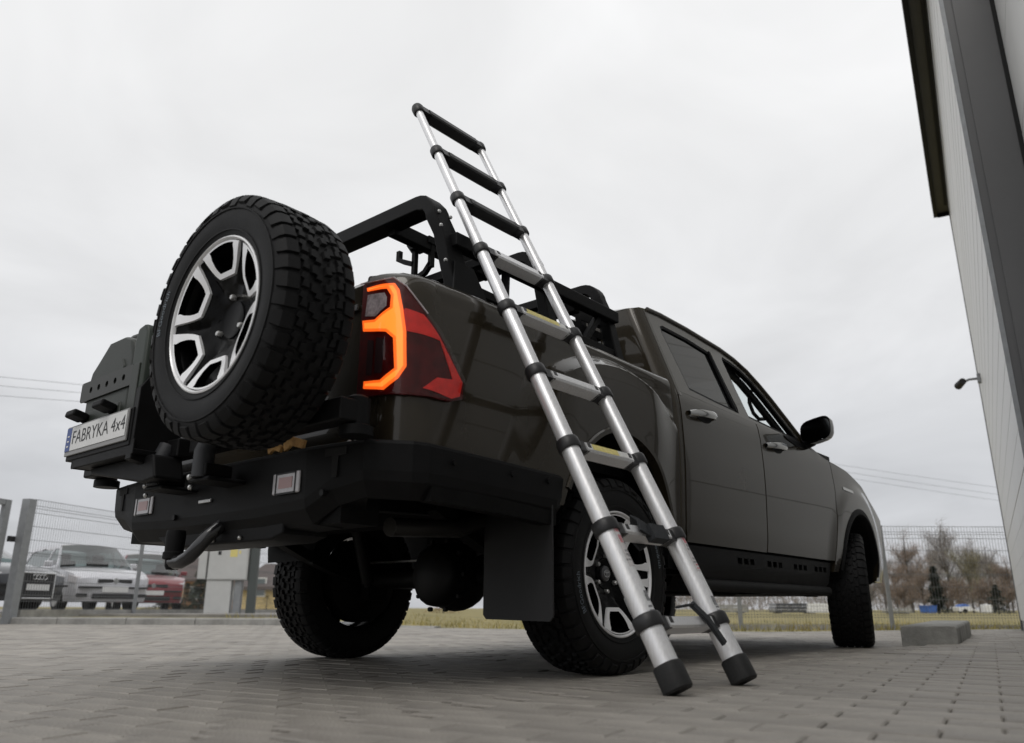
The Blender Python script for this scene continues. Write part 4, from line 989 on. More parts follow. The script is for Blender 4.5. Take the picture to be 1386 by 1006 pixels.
# perforated side panel at the front of the bed
pol = [(-.10, 1.325), (.42, 1.325), (.33, 1.56), (-.06, 1.575)]
hl = []
for i in range(4):
    for j in range(3):
        x, z = -.02+.10*i, 1.36+.065*j; hl.append([(x, z), (x+.06, z), (x+.06, z+.025), (x, z+.025)])
for s in (-1, 1):
    patch(pol, lambda x, z: (x, s*(.74-(z-1.325)*.27), z), 1, hl).build('perforated_panel', BLACK, rack, solid=.004)
b = patch([(-.55, 1.32), (.55, 1.32), (.55, 1.62), (-.55, 1.62)], lambda y, z: (.33, y, z), 1, [[(-.5+.13*i, 1.35+.065*j), (-.41+.13*i, 1.35+.065*j), (-.41+.13*i, 1.385+.065*j), (-.5+.13*i, 1.385+.065*j)] for i in range(8) for j in range(4)]); b.build('perforated_panel', BLACK, rack, solid=.004)
# bracket with hooks hanging from the rack
b = MB()
b.bb(-.66, -.60, -.45, -.33, 1.70, 1.73); b.bb(-.64, -.62, -.345, -.325, 1.56, 1.72); b.bb(-.64, -.62, -.445, -.425, 1.60, 1.72)
b.beam([(-.63, -.335, 1.64), (-.63, -.26, 1.675), (-.63, -.235, 1.69), (-.63, -.235, 1.73)], .02, .02, up=(1, 0, 0)); b.beam([(-.63, -.33, 1.70), (-.63, -.30, 1.74), (-.63, -.30, 1.77)], .02, .02, up=(1, 0, 0)); b.beam([(-.63, -.435, 1.62), (-.63, -.40, 1.585), (-.63, -.345, 1.57)], .02, .02, up=(1, 0, 0))
b.build('gear_bracket', BLACK, rack)
# amber/white slivers here are the ladder stickers

# ------------------------------------------------------------------ chassis
for s in (-1, 1):
    b = MB(); b.beam([(-1.12, s*.50, .62), (-.55, s*.50, .64), (0, s*.49, .74), (.45, s*.47, .66), (.9, s*.43, .58), (2.4, s*.40, .56), (3.8, s*.40, .60)], .07, .13); b.build('frame_rail', UNDER, truck)
    b = MB(); lp = [(-.70+.06*i, s*.56, .60-.22*sin(pi*i/24)) for i in range(25)]; b.beam(lp, .06, .045); b.build('leaf_spring', UNDER, truck)
    b = MB(); b.tube([(-.16, s*.42, .36), (-.30, s*.40, .72)], .030, 12); b.tube([(-.16, s*.42, .34), (-.20, s*.415, .45)], .014, 8); b.build('shock_absorber', AXLEM, truck)
    b = MB(); b.beam([(0, s*.53, .33), (0, s*.59, .33)], .12, .10); b.build('spring_clamp', UNDER, truck)
b = MB(); b.tube([(0, -.70, TR), (0, -.2, TR), (0, .2, TR), (0, .70, TR)], .048, 16); ax = b.build('rear_axle', AXLEM, truck)
b = MB(); b.ball((-.02, -.03, .385), .165, 20, 12, (1.0, .95, .95)); b.tube([(.05, -.03, .39), (.30, -.03, .43)], [.10, .05], 14); b.lathe([(0, -.19), (.11, -.185), (.135, -.16), (.14, -.10)], 20, lambda x, z, h: (h, -.03+x, .385+z)); df = b.build('differential', AXLEM, ax, smooth=50)
for q in range(10):
    a = 2*pi*q/10; b = MB(); b.tube([(-.138, -.03+.155*cos(a), .385+.155*sin(a)), (-.12, -.03+.155*cos(a), .385+.155*sin(a))], .010, 6); b.build('cover_bolt', AXLEM, df)
b = MB(); b.tube([(-.05, -.52, .47), (-.04, -.3, .46), (-.03, -.1, .53), (-.05, .2, .46), (-.05, .55, .46)], .006, 6); b.build('brake_pipe', STEEL, ax)
for s in (-1, 1):
    b = MB(); b.lathe([(0, .60), (.14, .60), (.205, .64), (.208, .72), (.19, .74), (0, .74)], 32, lambda x, z, h: (x, s*h, TR+z)); b.build('brake_drum', UNDER, ax, smooth=40)
b = MB(); b.tube([(.28, -.03, .43), (1.6, -.02, .52)], .04, 12); b.build('drive_shaft', AXLEM, truck)
b = MB(); b.tube([(-.30, .50, .60), (-.34, .40, .63), (-.36, .20, .635), (-.38, -.20, .62), (-.36, -.45, .60), (-.30, -.55, .57)], .02, 10); b.build('sway_bar', AXLEM, truck)
b = MB(); b.tube([(-.95, -.62, .50), (-.6, -.60, .52), (-.2, -.58, .66), (.3, -.50, .55), (1.2, -.45, .42)], .032, 12); b.build('exhaust_pipe', mat('exhaust_steel', (.05, .048, .045), .45, .7), truck)
b = MB(); b.tube([(.9, -.55, .42), (1.5, -.5, .42)], .09, 16); b.build('silencer', UNDER, truck)
b = MB(); b.bb(.75, 1.75, .10, .62, .36, .58); b.build('fuel_tank', UNDER, truck, bevel=.04)
b = MB(); b.bb(1.6, 2.5, -.30, .30, .33, .55); b.build('gearbox', UNDER, truck, bevel=.06)
b = MB(); b.bb(2.5, 3.6, -.42, .42, .34, .36); b.build('skid_plate', UNDER, truck)
b = MB(); b.bb(-1.0, .5, -.50, .50, .72, .80); b.build('bed_crossmember', UNDER, truck)
for xx in (-.9, -.45, .35, 1.0, 2.0): 
    b = MB(); b.bb(xx-.05, xx+.05, -.5, .5, .57, .66); b.build('cross_member', UNDER, truck)
b = MB(); b.tube([(3.085, -.70, .40), (3.085, .70, .40)], .035, 12); b.build('front_axle', AXLEM, truck)
b = MB(); b.beam([(2.9, -.60, .35), (3.085, -.3, .40), (2.9, 0, .42), (3.085, .3, .40), (2.9, .60, .35)], .10, .05); b.build('suspension_arm', UNDER, truck)
b = MB(); b.bb(2.5, 3.75, -.55, .55, .60, .95); b.build('engine_block', UNDER, truck)
# wheels on the ground
for nm, x, s, steer, spin in (('rear_wheel', 0, -1, 0, 0), ('rear_wheel', 0, 1, 0, .5), ('front_wheel', 3.085, -1, radians(17), .3), ('front_wheel', 3.085, 1, radians(15), .1)):
    e_ = bpy.data.objects.new(nm, None); COL.objects.link(e_); e_.parent = truck; e_.location = (x, s*.785, TR-.002)
    e_.rotation_euler = (0, 0, steer+(0 if s < 0 else pi)); e_.empty_display_size = .1; e_.scale = (1, .93, 1)
    wheel_parts(e_, cap=True, lets=[radians(-35), radians(150)] if x == 0 else [])
    for ch in e_.children: ch.rotation_euler = (0, ch.rotation_euler[1]+spin, 0)
    for ch in e_.children:
        if ch.name.startswith('lug_nut'):
            l = Vector(ch.location); ch.location = Matrix.Rotation(spin, 3, 'Y') @ l

# ------------------------------------------------------------------ spare wheel
sp = thing('spare_wheel', 'spare off road tyre on black and silver alloy rim mounted behind the tailgate', 'wheel', (-1.503, -.556, 1.072), -pi/2); sp.scale = (1, .93, 1)
wheel_parts(sp, cap=False, nuts=(1, 3, 5), lets=[radians(178)])
for ch in sp.children: pass

# ------------------------------------------------------------------ fuel can
can = thing('fuel_can', 'dark olive plastic fuel can held in the carrier left of the spare wheel', 'fuel can', (-1.40, .45, .777))
b = MB(); b.prism([(-.185, 0), (.185, 0), (.19, .02), (.19, .33), (.175, .37), (.12, .41), (.05, .465), (-.10, .465), (-.165, .44), (-.19, .38), (-.19, .02)], lambda u, v, d: (d, u, v), -.078, .070); body = b.build('can_body', OLIVE, can, bevel=.034, seg=4)
b = MB()
b.prism([(-.12, .30), (.11, .30), (.13, .32), (.10, .355), (-.11, .375), (-.135, .34)], lambda u, v, d: (d, u, v), -.084, -.07); b.build('raised_panel', OLIVE, body, bevel=.008)
b = MB(); b.prism([(-.13, .06), (.13, .06), (.14, .08), (.14, .20), (-.14, .20), (-.14, .08)], lambda u, v, d: (d, u, v), -.084, -.07); b.build('raised_panel', OLIVE, body, bevel=.008)
b = MB(); b.tube([(0, .085, .43), (0, .07, .487), (0, .0, .497), (0, -.06, .495), (0, -.085, .45)], .016, 8); b.build('carry_handle', OLIVE, can)
b = MB(); b.tube([(0, .135, .385), (0, .155, .435)], .036, 14); b.build('cap', OLIVE, can)
# second canister beside it, standing taller
can2 = thing('fuel_can', 'narrow dark green can standing between the spare wheel and the olive can', 'fuel can', (-1.40, .205, .80))
b = MB(); b.prism([(-.05, 0), (.05, 0), (.052, .02), (.052, .40), (.04, .445), (-.03, .455), (-.052, .42), (-.052, .02)], lambda u, v, d: (d, u, v), -.085, .08); b.build('can_body', mat('dark_green_plastic', (.017, .026, .018), .5, var=.2, vscale=8), can2, bevel=.016, seg=3)
b = MB(); b.tube([(-.0, 0, .445), (-.0, 0, .475)], .026, 12); b.build('cap', PLAST, can2)
b = MB(); b.bb(-.09, -.084, -.03, .03, .10, .30); b.build('raised_panel', OLIVE, can2, bevel=.003)
b = MB(); b.bb(-1.46, -1.40, .145, .255, .765, .802); b.bb(-1.40, -1.33, .145, .255, .765, .802); b.build('can_step', BLACK, o2)

# ================================================================== LADDER
lad = thing('telescopic_ladder', 'telescopic aluminium ladder with black collars leaning on the bed rack', 'ladder', (-.597, -1.579, .030), radians(-1.04))
LEAN = radians(26.36); Lu = Vector((0, sin(LEAN), cos(LEAN))); Ln = Vector((0, -cos(LEAN), sin(LEAN)))   # up the ladder, out of the ladder plane
OFF, SP, LW = .198, .288, .380
ts = [OFF+SP*k for k in range(9)]
def lp(x, t, n=0): return Vector((x, 0, 0))+Lu*t+Ln*n
def dia(k): return .066-.0042*k
for s in (-1, 1):
    x = s*LW/2
    for k in range(9):
        t0 = .055 if k == 0 else ts[k-1]; t1 = ts[k]
        b = MB(); b.tube([lp(x, t0), lp(x, t1+.01)], dia(k)/2, 24); b.build('stile_tube', ALU, lad, smooth=40)
    # rubber foot cut square to the ground
    b = MB(); r = dia(0)/2+.005; rows = []
    for tt, dr_ in ((.012, -.004), (.017, 0), (.078, 0), (.084, -.004)):
        ring = []
        for j in range(20):
            a = 2*pi*j/20; ca, sa = cos(a), sin(a); kx = abs(ca)**.75*(1 if ca > 0 else -1); ky = abs(sa)**.75*(1 if sa > 0 else -1)
            ring.append(lp(x+(r+dr_)*kx, tt, (r+dr_)*ky))
        rows.append(ring)
    b.grid(rows, True); b.f.append(tuple(reversed(range(20)))); b.mi.append(0); b.build('rubber_foot', FOOT, lad, smooth=35)
    for k in range(9):
        r = dia(k)/2
        b = MB(); prof = [(r-.001, -.020), (r+.006, -.020), (r+.008, -.016), (r+.008, .012), (r+.005, .018), (r-.004, .022)] if k < 8 else [(r-.001, -.026), (r+.006, -.026), (r+.009, -.02), (r+.010, .006), (r+.006, .018), (.001, .022)]
        b.lathe(prof, 22, lambda u, v, h, x=x, k=k: lp(x+u, ts[k]+h, v))
        # inward lug that carries the rung
        xi = x - s*(r+.018); b.box(lp(xi, ts[k]-.008), (.045, .044, .036), Matrix(((1, 0, 0), (0, Ln.y, Lu.y), (0, Ln.z, Lu.z))))
        b.build('collar', CAPBLK, lad, smooth=35)
        if k < 8:
            b = MB(); b.box(lp(x-s*(r+.046), ts[k]-.004, .020), (.020, .014, .020), Matrix(((1, 0, 0), (0, Ln.y, Lu.y), (0, Ln.z, Lu.z)))); b.build('release_button', CAPBLK, lad, bevel=.003)
RM = Matrix(((1, 0, 0), (0, cos(radians(10)), sin(radians(10))), (0, -sin(radians(10)), cos(radians(10)))))
RM = Matrix(((1, 0, 0), (0, Ln.y, Lu.y), (0, Ln.z, Lu.z)))
for k in range(9):
    r = dia(k)/2; L = LW-2*(r+.03)
    b = MB(); b.prism([(-.026, -.014), (-.020, -.020), (.020, -.020), (.026, -.014), (.026, .010), (.020, .014), (-.020, .014), (-.026, .010)], lambda u, v, d: lp(d, ts[k]-.006+v, u), -L/2, L/2)
    rg_ = b.build('rung', ALU if k < 6 else MATS.get('shaded_rung') or mat('shaded_rung', (.05, .05, .05), .45, .4), lad, smooth=30)  # top rungs: shade seen from below put into a darker metal colour
    if k in (2, 4):
        xa, xb = (-.10, .045) if k == 2 else (-.12, .07)
        def face(x0, x1): return [lp(x0, ts[k]-.018, .0266), lp(x1, ts[k]-.018, .0266), lp(x1, ts[k]+.0035, .0266), lp(x0, ts[k]+.0035, .0266), lp(x1, ts[k]+.0086, .0202), lp(x0, ts[k]+.0086, .0202)]
        b = MB(); b.add(face(xa, xb), [(0, 1, 2, 3), (3, 2, 4, 5)]); b.build('yellow_sticker', STICKY, rg_)
        b = MB(); b.add(face(xb+.004, xb+.06), [(0, 1, 2, 3), (3, 2, 4, 5)]); b.build('white_sticker', STICKW, rg_)
# printed warning marks on the lowest long tubes
rs_ = random.Random(11)
def sticker(x, k, t, hh, ww, a, m, nm):
    r = dia(k)/2+.0006; b = MB(); rows = []
    for i in range(5):
        th = a-ww/2/r+ww/r*i/4; rows.append([lp(x+r*sin(th), t, r*cos(th)), lp(x+r*sin(th), t+hh, r*cos(th))])
    b.grid(rows); b.build(nm, m, lad, smooth=60)
for x, lst in ((-LW/2, ((.27, .012, 1), (.236, .014, 1), (.195, .008, 0), (.18, .006, 0), (.06, .02, 0), (.03, .006, 0))), (LW/2, ((.26, .016, 1), (.235, .010, 0), (.19, .008, 0), (.17, .006, 1), (.05, .02, 0), (.03, .006, 0)))):
    for dt, hh, red in lst:
        for q in range(2): sticker(x, 1, ts[0]+dt-.012*q, hh*.9, .014+.010*rs_.random(), -.15+.35*rs_.random(), STICKR if red else STICKK, 'warning_print')
    # pale label band
    sticker(x, 1, ts[0]+.15, .12, .030, .0, mat('pale_label', (.60, .58, .58), .5, .2, var=.08, vscale=60) if 'pale_label' not in MATS else MATS['pale_label'], 'pale_label')
# closing strap hanging from the second rung
b = MB(); b.beam([lp(-.035, ts[1]-.03, .034), lp(-.02, ts[1]+.006, .034), lp(-.01, ts[1]+.022, 0), lp(.02, ts[1]+.01, -.034), lp(.035, ts[1]-.034, -.030)], .07, .008, up=Ln); b.box(lp(.02, ts[1]-.022, .034), (.085, .03, .05), RM); st_ = b.build('closing_strap', WEB, lad, bevel=.004)
b = MB(); b.beam([lp(.045, ts[0]+.045, .025), lp(.075, ts[0]-.01, .036), lp(.105, ts[0]-.085, .036)], .024, .012, up=Ln); b.build('strap_end', WEB, lad, bevel=.002)
b = MB(); b.tube([lp(-.06, ts[0]+.03, .03), lp(.05, ts[0]+.04, .03)], .004, 6); b.build('strap_cord', WEB, lad)

# ================================================================== FENCES AND GATE
def make_panel_mesh(L, H):
    b = MB(); n = int(L/.05)
    for i in range(n+1):
        x = i*L/n; b.box((x, 0, H/2), (.0034, .0034, H))
    for z in [.02+.2*i for i in range(int(H/.2)+1)]:
        b.box((L/2, .005, z), (L, .0065, .0065))
    for zf in (.15, H*.5, H-.12):
        for d in (-.02, .02): b.box((L/2, .022, zf+d), (L, .006, .006))
    return b.mesh('wire_panel', WIRE, smooth=None, merge=0, recalc=False)
PAN = make_panel_mesh(2.5, 1.63)
def post_mesh(H):
    b = MB(); b.box((0, 0, H/2), (.06, .04, H)); b.box((0, 0, H+.006), (.066, .046, .012)); return b.mesh('post', GALV, smooth=None)
POSTM = post_mesh(1.70)
def fence(label, p0, p1, zb, first=True):
    p0, p1 = Vector((p0.x, p0.y, 0)), Vector((p1.x, p1.y, 0)); d = (p1-p0); n = max(1, round(d.length/2.5)); a = atan2(d.y, d.x)
    t = thing('mesh_fence', label, 'fence', (p0.x, p0.y, zb), a, 'wire mesh fences round the yard'); k = d.length/n/2.5
    for i in range(n):
        o = link('wire_panel', PAN, t, loc=(i*2.5*k, 0, .08)); o.scale = (k, 1, 1)
    for i in range(0 if first else 1, n+1): link('post', POSTM, t, loc=(i*2.5*k, -.035, 0))
    for i in range(n):
        b = MB(); b.box((i*2.5*k+1.25*k, 0, .03), (2.4*k, .05, .12)); b.build('base_board', CONC, t)
    return t
gp0 = at(12, 841, 11.4); fp1 = at(157, 831, 13.4)
dirf = Vector((fp1.x-gp0.x, fp1.y-gp0.y, 0)); dirf.normalize()
fence('grey wire mesh fence in front of the parked cars, beside the gate', gp0+dirf*.1, Vector((fp1.x, fp1.y, 0))+dirf*7.6, VZ+.02, first=False)
fence('grey wire mesh fence on the grass verge in front of the bare trees', at(1207-204.8*2, 849, 13), at(1207+204.8, 849, 13), -.09)
gate = thing('sliding_gate', 'grey steel gate with upright bars behind its thick square post', 'gate', (gp0.x, gp0.y, .0), atan2(dirf.y, dirf.x))
def gb_(x0, x1, z0, z1, y=0, d=.08, nm='gate_frame'): b = MB(); b.bb(x0, x1, y-d/2, y+d/2, z0, z1); return b.build(nm, GALV, gate, bevel=.004)
gb_(-.08, .06, 0, 1.80, 0, .14, 'gate_post')
gb_(-.34, -.24, .08, 1.76, .12, .08); gb_(-3.6, -.345, 1.68, 1.76, .12, .08); gb_(-3.6, -.345, .10, .18, .12, .08)
for k in range(22): gb_(-.50-.14*k, -.475-.14*k, .182, 1.678, .12, .025, 'gate_bar')
b = MB(); b.box((-.16, .06, 1.2), (.10, .05, .08)); b.build('gate_lock', CARTRIM, gate)

# ================================================================== METER CABINET
CB = at(291, 836, 15.2); cbz = VZ+.02
ca = atan2(-rt.x*0-fw.y, -fw.x)   # faces the camera
cab = thing('meter_cabinet', 'pale grey electrical cabinet on a pedestal with yellow warning sticker', 'cabinet', (CB.x, CB.y, cbz), ca+radians(6))
def cbx(nm, y0, y1, z0, z1, x0, x1, m, par=None, bev=.01): b = MB(); b.bb(x0, x1, -y1, -y0, z0, z1); return b.build(nm, m, par or cab, bevel=bev)
cbx('pedestal', -.27, .20, 0, .64, -.12, .12, CABINET)
up_ = cbx('cabinet_box', -.55, .20, .64, 1.34, -.14, .14, CABINET)
cbx('side_box', .24, .40, .66, 1.30, -.12, .10, CABINET)
cbx('roof_lid', -.565, .215, 1.341, 1.365, -.16, .16, CABINET)
cbx('cabinet_door', -.53, .18, .66, 1.32, .1405, .150, CABINET, up_, .003)
cbx('yellow_warning_sticker', -.34, -.20, 1.08, 1.23, .1505, .152, STICKY, up_, 0)
cbx('round_lock', -.03, .03, 1.12, 1.19, .1505, .155, CARTRIM, up_, 0)
cbx('black_mark', -.40, -.365, 1.14, 1.20, .1505, .152, STICKY, up_, 0)
cbx('cable_duct', -.46, -.32, 0, .638, -.08, .08, GALV)
cbx('support_post', -.73, -.57, 0, 1.42, -.08, .08, mat('green_grey_steel', (.07, .08, .078), .6))
cbx('conduit', .205, .235, 0, 1.30, -.05, .02, GALV)

# ================================================================== PARKED CARS
def car(name, label, paint, front, depth_heading, L, W, H, hood=.60, belt=.92, grille='bars', chrome_ring=False):
    th = depth_heading; t = thing(name, label, 'car', (front.x-cos(th)*L/2, front.y-sin(th)*L/2, VZ+.045), th, 'cars parked behind the fence')
    h = L/2; fa_, ra_ = h-.80, -h+.72; R = .30
    top = [(-h, .78), (-h+.05, .90), (-h+.5, .96), (0, belt+.01), (h-1.15, belt), (h-.6, .86), (h-.18, .77), (h, .66)]
    def ww(x, z): 
        k = W/2*(1-.13*sm((x-(h-.7))/.7)**2-.10*sm((-x-(h-.5))/.5)**2); return k*(1-.05*((z-.62)/.4)**2)
    def zl(x):
        z = .22
        for a in (fa_, ra_):
            q = (x-a)/.36
            if abs(q) < 1: z = max(z, .30+.37*math.sqrt(1-q*q))
        return z
    xs = sorted(set([round(lerp(-h, h, i/46), 4) for i in range(47)]+[round(a+.36*cos(pi*i/12), 4) for a in (fa_, ra_) for i in range(13)]))
    b = MB(); L_, R_ = [], []
    for x in xs:
        z0, z1 = zl(x), interp(x, top); L_.append([(x, ww(x, lerp(z0, z1, v/8)), lerp(z0, z1, v/8)) for v in range(9)])
    b.grid(L_); b.grid([[(p[0], -p[1], p[2]) for p in r] for r in L_])
    b.grid([[(x+.10*(1-q*q)*sm((x-(h-.6))/.6), ww(x, interp(x, top))*q, interp(x, top)+.05*(1-q**2)) for q in [-1+k/6 for k in range(13)]] for x in xs])
    for e_, sg in ((h, 1), (-h, -1)):
        b.grid([[(e_+sg*(.10+.05*sin(pi*v/6))*(1-q*q), ww(e_, lerp(.22, interp(e_, top), v/6))*q, lerp(.22, interp(e_, top), v/6)+.05*(1-q*q)*v/6) for q in [-1+k/6 for k in range(13)]] for v in range(7)])
    body = b.build('body', paint, t, smooth=45)
    # greenhouse
    G = [(-h+.12, belt+.02), (-h+.42, H-.06), (-h+.75, H), (0, H), (.35, H-.03), (h-1.02, belt+.005)]
    def gy(z): return W/2*.94-(z-belt)*.36
    for s in (-1, 1):
        win = [(-h+.42, belt+.06), (-.02, belt+.05), (-.02, H-.09), (-h+.78, H-.09), (-h+.58, H-.14)]; win2 = [(.06, belt+.05), (h-1.22, belt+.05), (.36, H-.10), (.06, H-.09)]
        patch(G, lambda x, z: (x, s*gy(z), z), .3, [win, win2]).build('cabin_side', paint, t, solid=.03)
        for wn in (win, win2): patch(wn, lambda x, z: (x, s*(gy(z)-.012), z), .4).build('side_window', GCAR, t)
        b = MB(); b.box((h-1.32, s*(W/2+.06), belt+.08), (.10, .17, .12)); b.build('mirror', paint, t, bevel=.03)
        b = MB(); b.prism([(h-.30, .60), (h-.02, .57), (h-.03, .70), (h-.32, .76)], lambda u, v, d: (u+.02, s*(ww(min(u, h-.02), .66)+d), v), -.20, .012); b.build('headlight', LENSW, t, bevel=.015)
        b = MB(); b.box((0, s*(W/2-.01), .46), (L*.42, .03, .045)); b.build('rub_strip', CARTRIM, t)
        for a in (fa_, ra_):
            b = MB(); b.lathe([(.0, .09), (.20, .095), (.27, .09), (.30, .06), (.30, -.06), (.27, -.09), (0, -.09)], 24, lambda u, v, d: (a+u, s*(W/2-.10)+d*s, .30+v)); wo = b.build('wheel', RUBBER, t, smooth=40)
            b = MB(); b.lathe([(.0, .10), (.06, .105), (.19, .098)], 18, lambda u, v, d: (a+u, s*(W/2-.10)+d*s, .30+v)); b.build('hubcap', STEEL, wo, smooth=40)
            b = MB(); b.box((a, s*(W/2-.16), .45), (.70, .22, .42)); b.build('wheel_well', CARTRIM, t)
    b = MB(); b.grid([[(x, gy(z)*q, z+.04*(1-q*q)) for q in [-1+k/4 for k in range(9)]] for x, z in G[1:5]]); b.build('roof', paint, t, smooth=45)
    b = MB(); b.grid([[(lerp(G[4][0], G[5][0], v)+.16*(1-q*q), (gy(lerp(G[4][1], G[5][1], v))-.02)*q, lerp(G[4][1]-.01, G[5][1]+.04, v)+.04*(1-q*q)) for q in [-1+k/4 for k in range(9)]] for v in (0, .5, 1)]); b.build('windscreen', GCAR, t, smooth=45)
    b = MB(); b.grid([[(lerp(G[0][0], G[1][0], v)-.08*(1-q*q), (gy(lerp(G[0][1], G[1][1], v))-.02)*q, lerp(G[0][1], G[1][1], v)) for q in [-1+k/4 for k in range(9)]] for v in (0, .5, 1)]); b.build('rear_window', GCAR, t, smooth=45)
    b = MB(); b.bb(-h+.5, h-1.1, -W/2+.14, W/2-.14, .35, belt-.04); b.build('interior', INTER, t)
    for y in (-.36, .36): 
        b = MB(); b.box((-.05, y, belt+.02), (.14, .46, .34)); b.box((-.08, y, belt+.26), (.10, .25, .17)); b.build('seat', INTER, t, bevel=.03)
    gw = .32
    if chrome_ring:
        b = MB(); b.bb(h+0.090, h+0.155, -.37, .37, .26, .72); gr = b.build('grille', CARTRIM, t, bevel=.03)
        b = MB()
        for a_, b2, c_, d_ in ((-.38, .38, .70, .73), (-.34, .34, .24, .27)): b.bb(h+0.130, h+0.170, a_, b2, c_, d_)
        b.bb(h+0.130, h+0.170, -.39, -.36, .25, .72); b.bb(h+0.130, h+0.170, .36, .39, .25, .72); b.build('grille_surround', CHROME, gr, bevel=.01)
        b = MB(); 
        for k in range(4): b.tube([(h+0.175, -.12+.08*k+.045*cos(2*pi*i/16), .64+.045*sin(2*pi*i/16)) for i in range(17)], .006, 5, caps=False)
        b.build('ring_emblem', CHROME, gr)
    else:
        for s in (-1, 1):
            b = MB(); b.bb(h+0.085, h+0.135, s*.20-.145, s*.20+.145, .585, .665); b.build('grille', CARTRIM, t, bevel=.012)
        b = MB(); b.lathe([(0, .02), (.055, .02), (.06, 0)], 18, lambda u, v, d: (h+0.130+d, u, .63+v)); b.build('emblem', CHROME, t)
    b = MB(); b.bb(h+0.050, h+0.165, -.42, .42, .27, .37); b.build('lower_grille', CARTRIM, t, bevel=.015)
    b = MB(); b.bb(h-.1, h+0.155, -W*.41, W*.41, .475, .515); b.build('bumper_strip', CARTRIM, t, bevel=.01)
    b = MB(); b.bb(h+0.150, h+0.172, -.26, .26, .40, .51); b.build('number_plate', PLATEW, t)
    for s in (-1, 1):
        b = MB(); b.bb(h-.03, h+.075, s*.60-.10, s*.60+.10, .30, .37); b.build('fog_light', CARTRIM, t, bevel=.01)
    return t
fh = Vector((fw.x, fw.y, 0)).normalized(); rh = Vector((rt.x, rt.y, 0)).normalized()
def heading(deg): v = -fh*cos(radians(deg))+rh*sin(radians(deg)); return atan2(v.y, v.x)
car('parked_car', 'silver hatchback parked behind the mesh fence beside a red car', SILVER, at(148, 825, 16.4), heading(47), 3.9, 1.66, 1.44)
car('parked_car', 'dark red car with chrome grille bar parked behind the silver hatchback', RED, at(203, 825, 20.0), heading(30), 3.9, 1.66, 1.50)
car('parked_car', 'dark grey car with chrome ringed grille partly hidden by the gate post', NAVY, at(36, 828, 14.6), heading(76), 4.5, 1.80, 1.42, chrome_ring=True)

# ================================================================== POLES AND CABLES
def gnd(p, z=0.06): return Vector((p.x, p.y, z))
up2 = at(690, 826, 46); H2 = (826-545)*46/FPX
pole2 = thing('utility_pole', 'tall cable pole standing behind the pickup bed', 'utility pole', gnd(up2))
b = MB(); b.tube([(0, 0, -.2), (0, 0, H2+.1)], [.18, .11], 10); b.build('pole_shaft', WOODP, pole2)
b = MB(); b.beam([(0, -.7, H2-.1), (0, .7, H2-.1)], .10, .12); b.build('crossarm', WOODP, pole2)
for k, (l0, l1, r0, r1) in enumerate((((-300, 477), (0, 491), (1146, 627), (1620, 692)), ((-300, 492), (0, 508), (1146, 640), (1620, 703)), ((-300, 509), (0, 524), (1146, 651), (1620, 712)))):
    A = at(*l0, 34); M_ = Vector((up2.x, up2.y-.6+.6*k, H2-.05-.12*k)); B = at(*r1, 62)
    pts = []
    for (P0, P1, cpt) in ((A, M_, at(*l1, 36.5)), (M_, B, at(*r0, 54))):
        for i in range(13): 
            t = i/12; q = P0*(1-t)**2+cpt*(2*t*(1-t))+P1*t*t if False else P0.lerp(P1, t)-Vector((0, 0, .5*4*t*(1-t))); pts.append(q)
    b = MB(); b.tube(pts, .0085, 5); tag(b.build('power_cable', CARTRIM), ('uppermost of the three', 'middle of the three', 'lowest of the three')[k]+' thin overhead power cables', 'cable', 'overhead power cables')

# ================================================================== HOUSES
def house(name, label, c, yaw, wx, wy_, hw, hr, wallm, roofm):
    t = thing(name, label, 'house', gnd(c, 0.0), yaw)
    b = MB(); b.bb(-wx/2, wx/2, -wy_/2, wy_/2, 0, hw); b.add([(-wx/2, -wy_/2, hw), (-wx/2, wy_/2, hw), (-wx/2, 0, hw+hr)], [(0, 1, 2)]); b.add([(wx/2, -wy_/2, hw), (wx/2, wy_/2, hw), (wx/2, 0, hw+hr)], [(0, 1, 2)]); b.build('wall', wallm, t)
    b = MB()
    for s in (-1, 1): b.prism([(s*(wy_/2+.4), hw-.25*hr/wy_*2), (0, hw+hr+.12), (0, hw+hr+.32), (s*(wy_/2+.4), hw+.2-.25*hr/wy_*2)], lambda u, v, d: (d, u, v), -wx/2-.4, wx/2+.4)
    rf = b.build('roof', roofm, t)
    b = MB(); b.bb(wx*.15, wx*.15+.6, -.9, -.3, hw+hr*.5, hw+hr+.7); b.build('chimney', BRICKO, rf)
    for s in (-1, 1):
        for k in (-1, 0, 1):
            b = MB(); b.bb(k*wx*.3-.5, k*wx*.3+.5, s*wy_/2-.03, s*wy_/2+.03, .9, 2.1); wo = b.build('window', WHITEP, t)
            b = MB(); b.bb(k*wx*.3-.42, k*wx*.3+.42, s*wy_/2-.045, s*wy_/2+.045, .98, 2.02); b.build('pane', GCAR, wo)
        b = MB(); b.bb(s*wx/2-.03, s*wx/2+.03, -.5, .5, .9, 2.1); b.build('window', WHITEP, t)
    return t
house('house', 'yellow house with steep brown roof beyond the cabinet', at(420, 826, 52), YAW+radians(70), 7.0, 5.5, 1.45, 1.35, STUCCO, ROOFT)
house('house', 'orange walled house with dark roof half hidden behind the grey cabinet', at(278, 826, 74), YAW+radians(85), 5.0, 5.0, 2.7, 1.8, BRICKO, ROOFT)

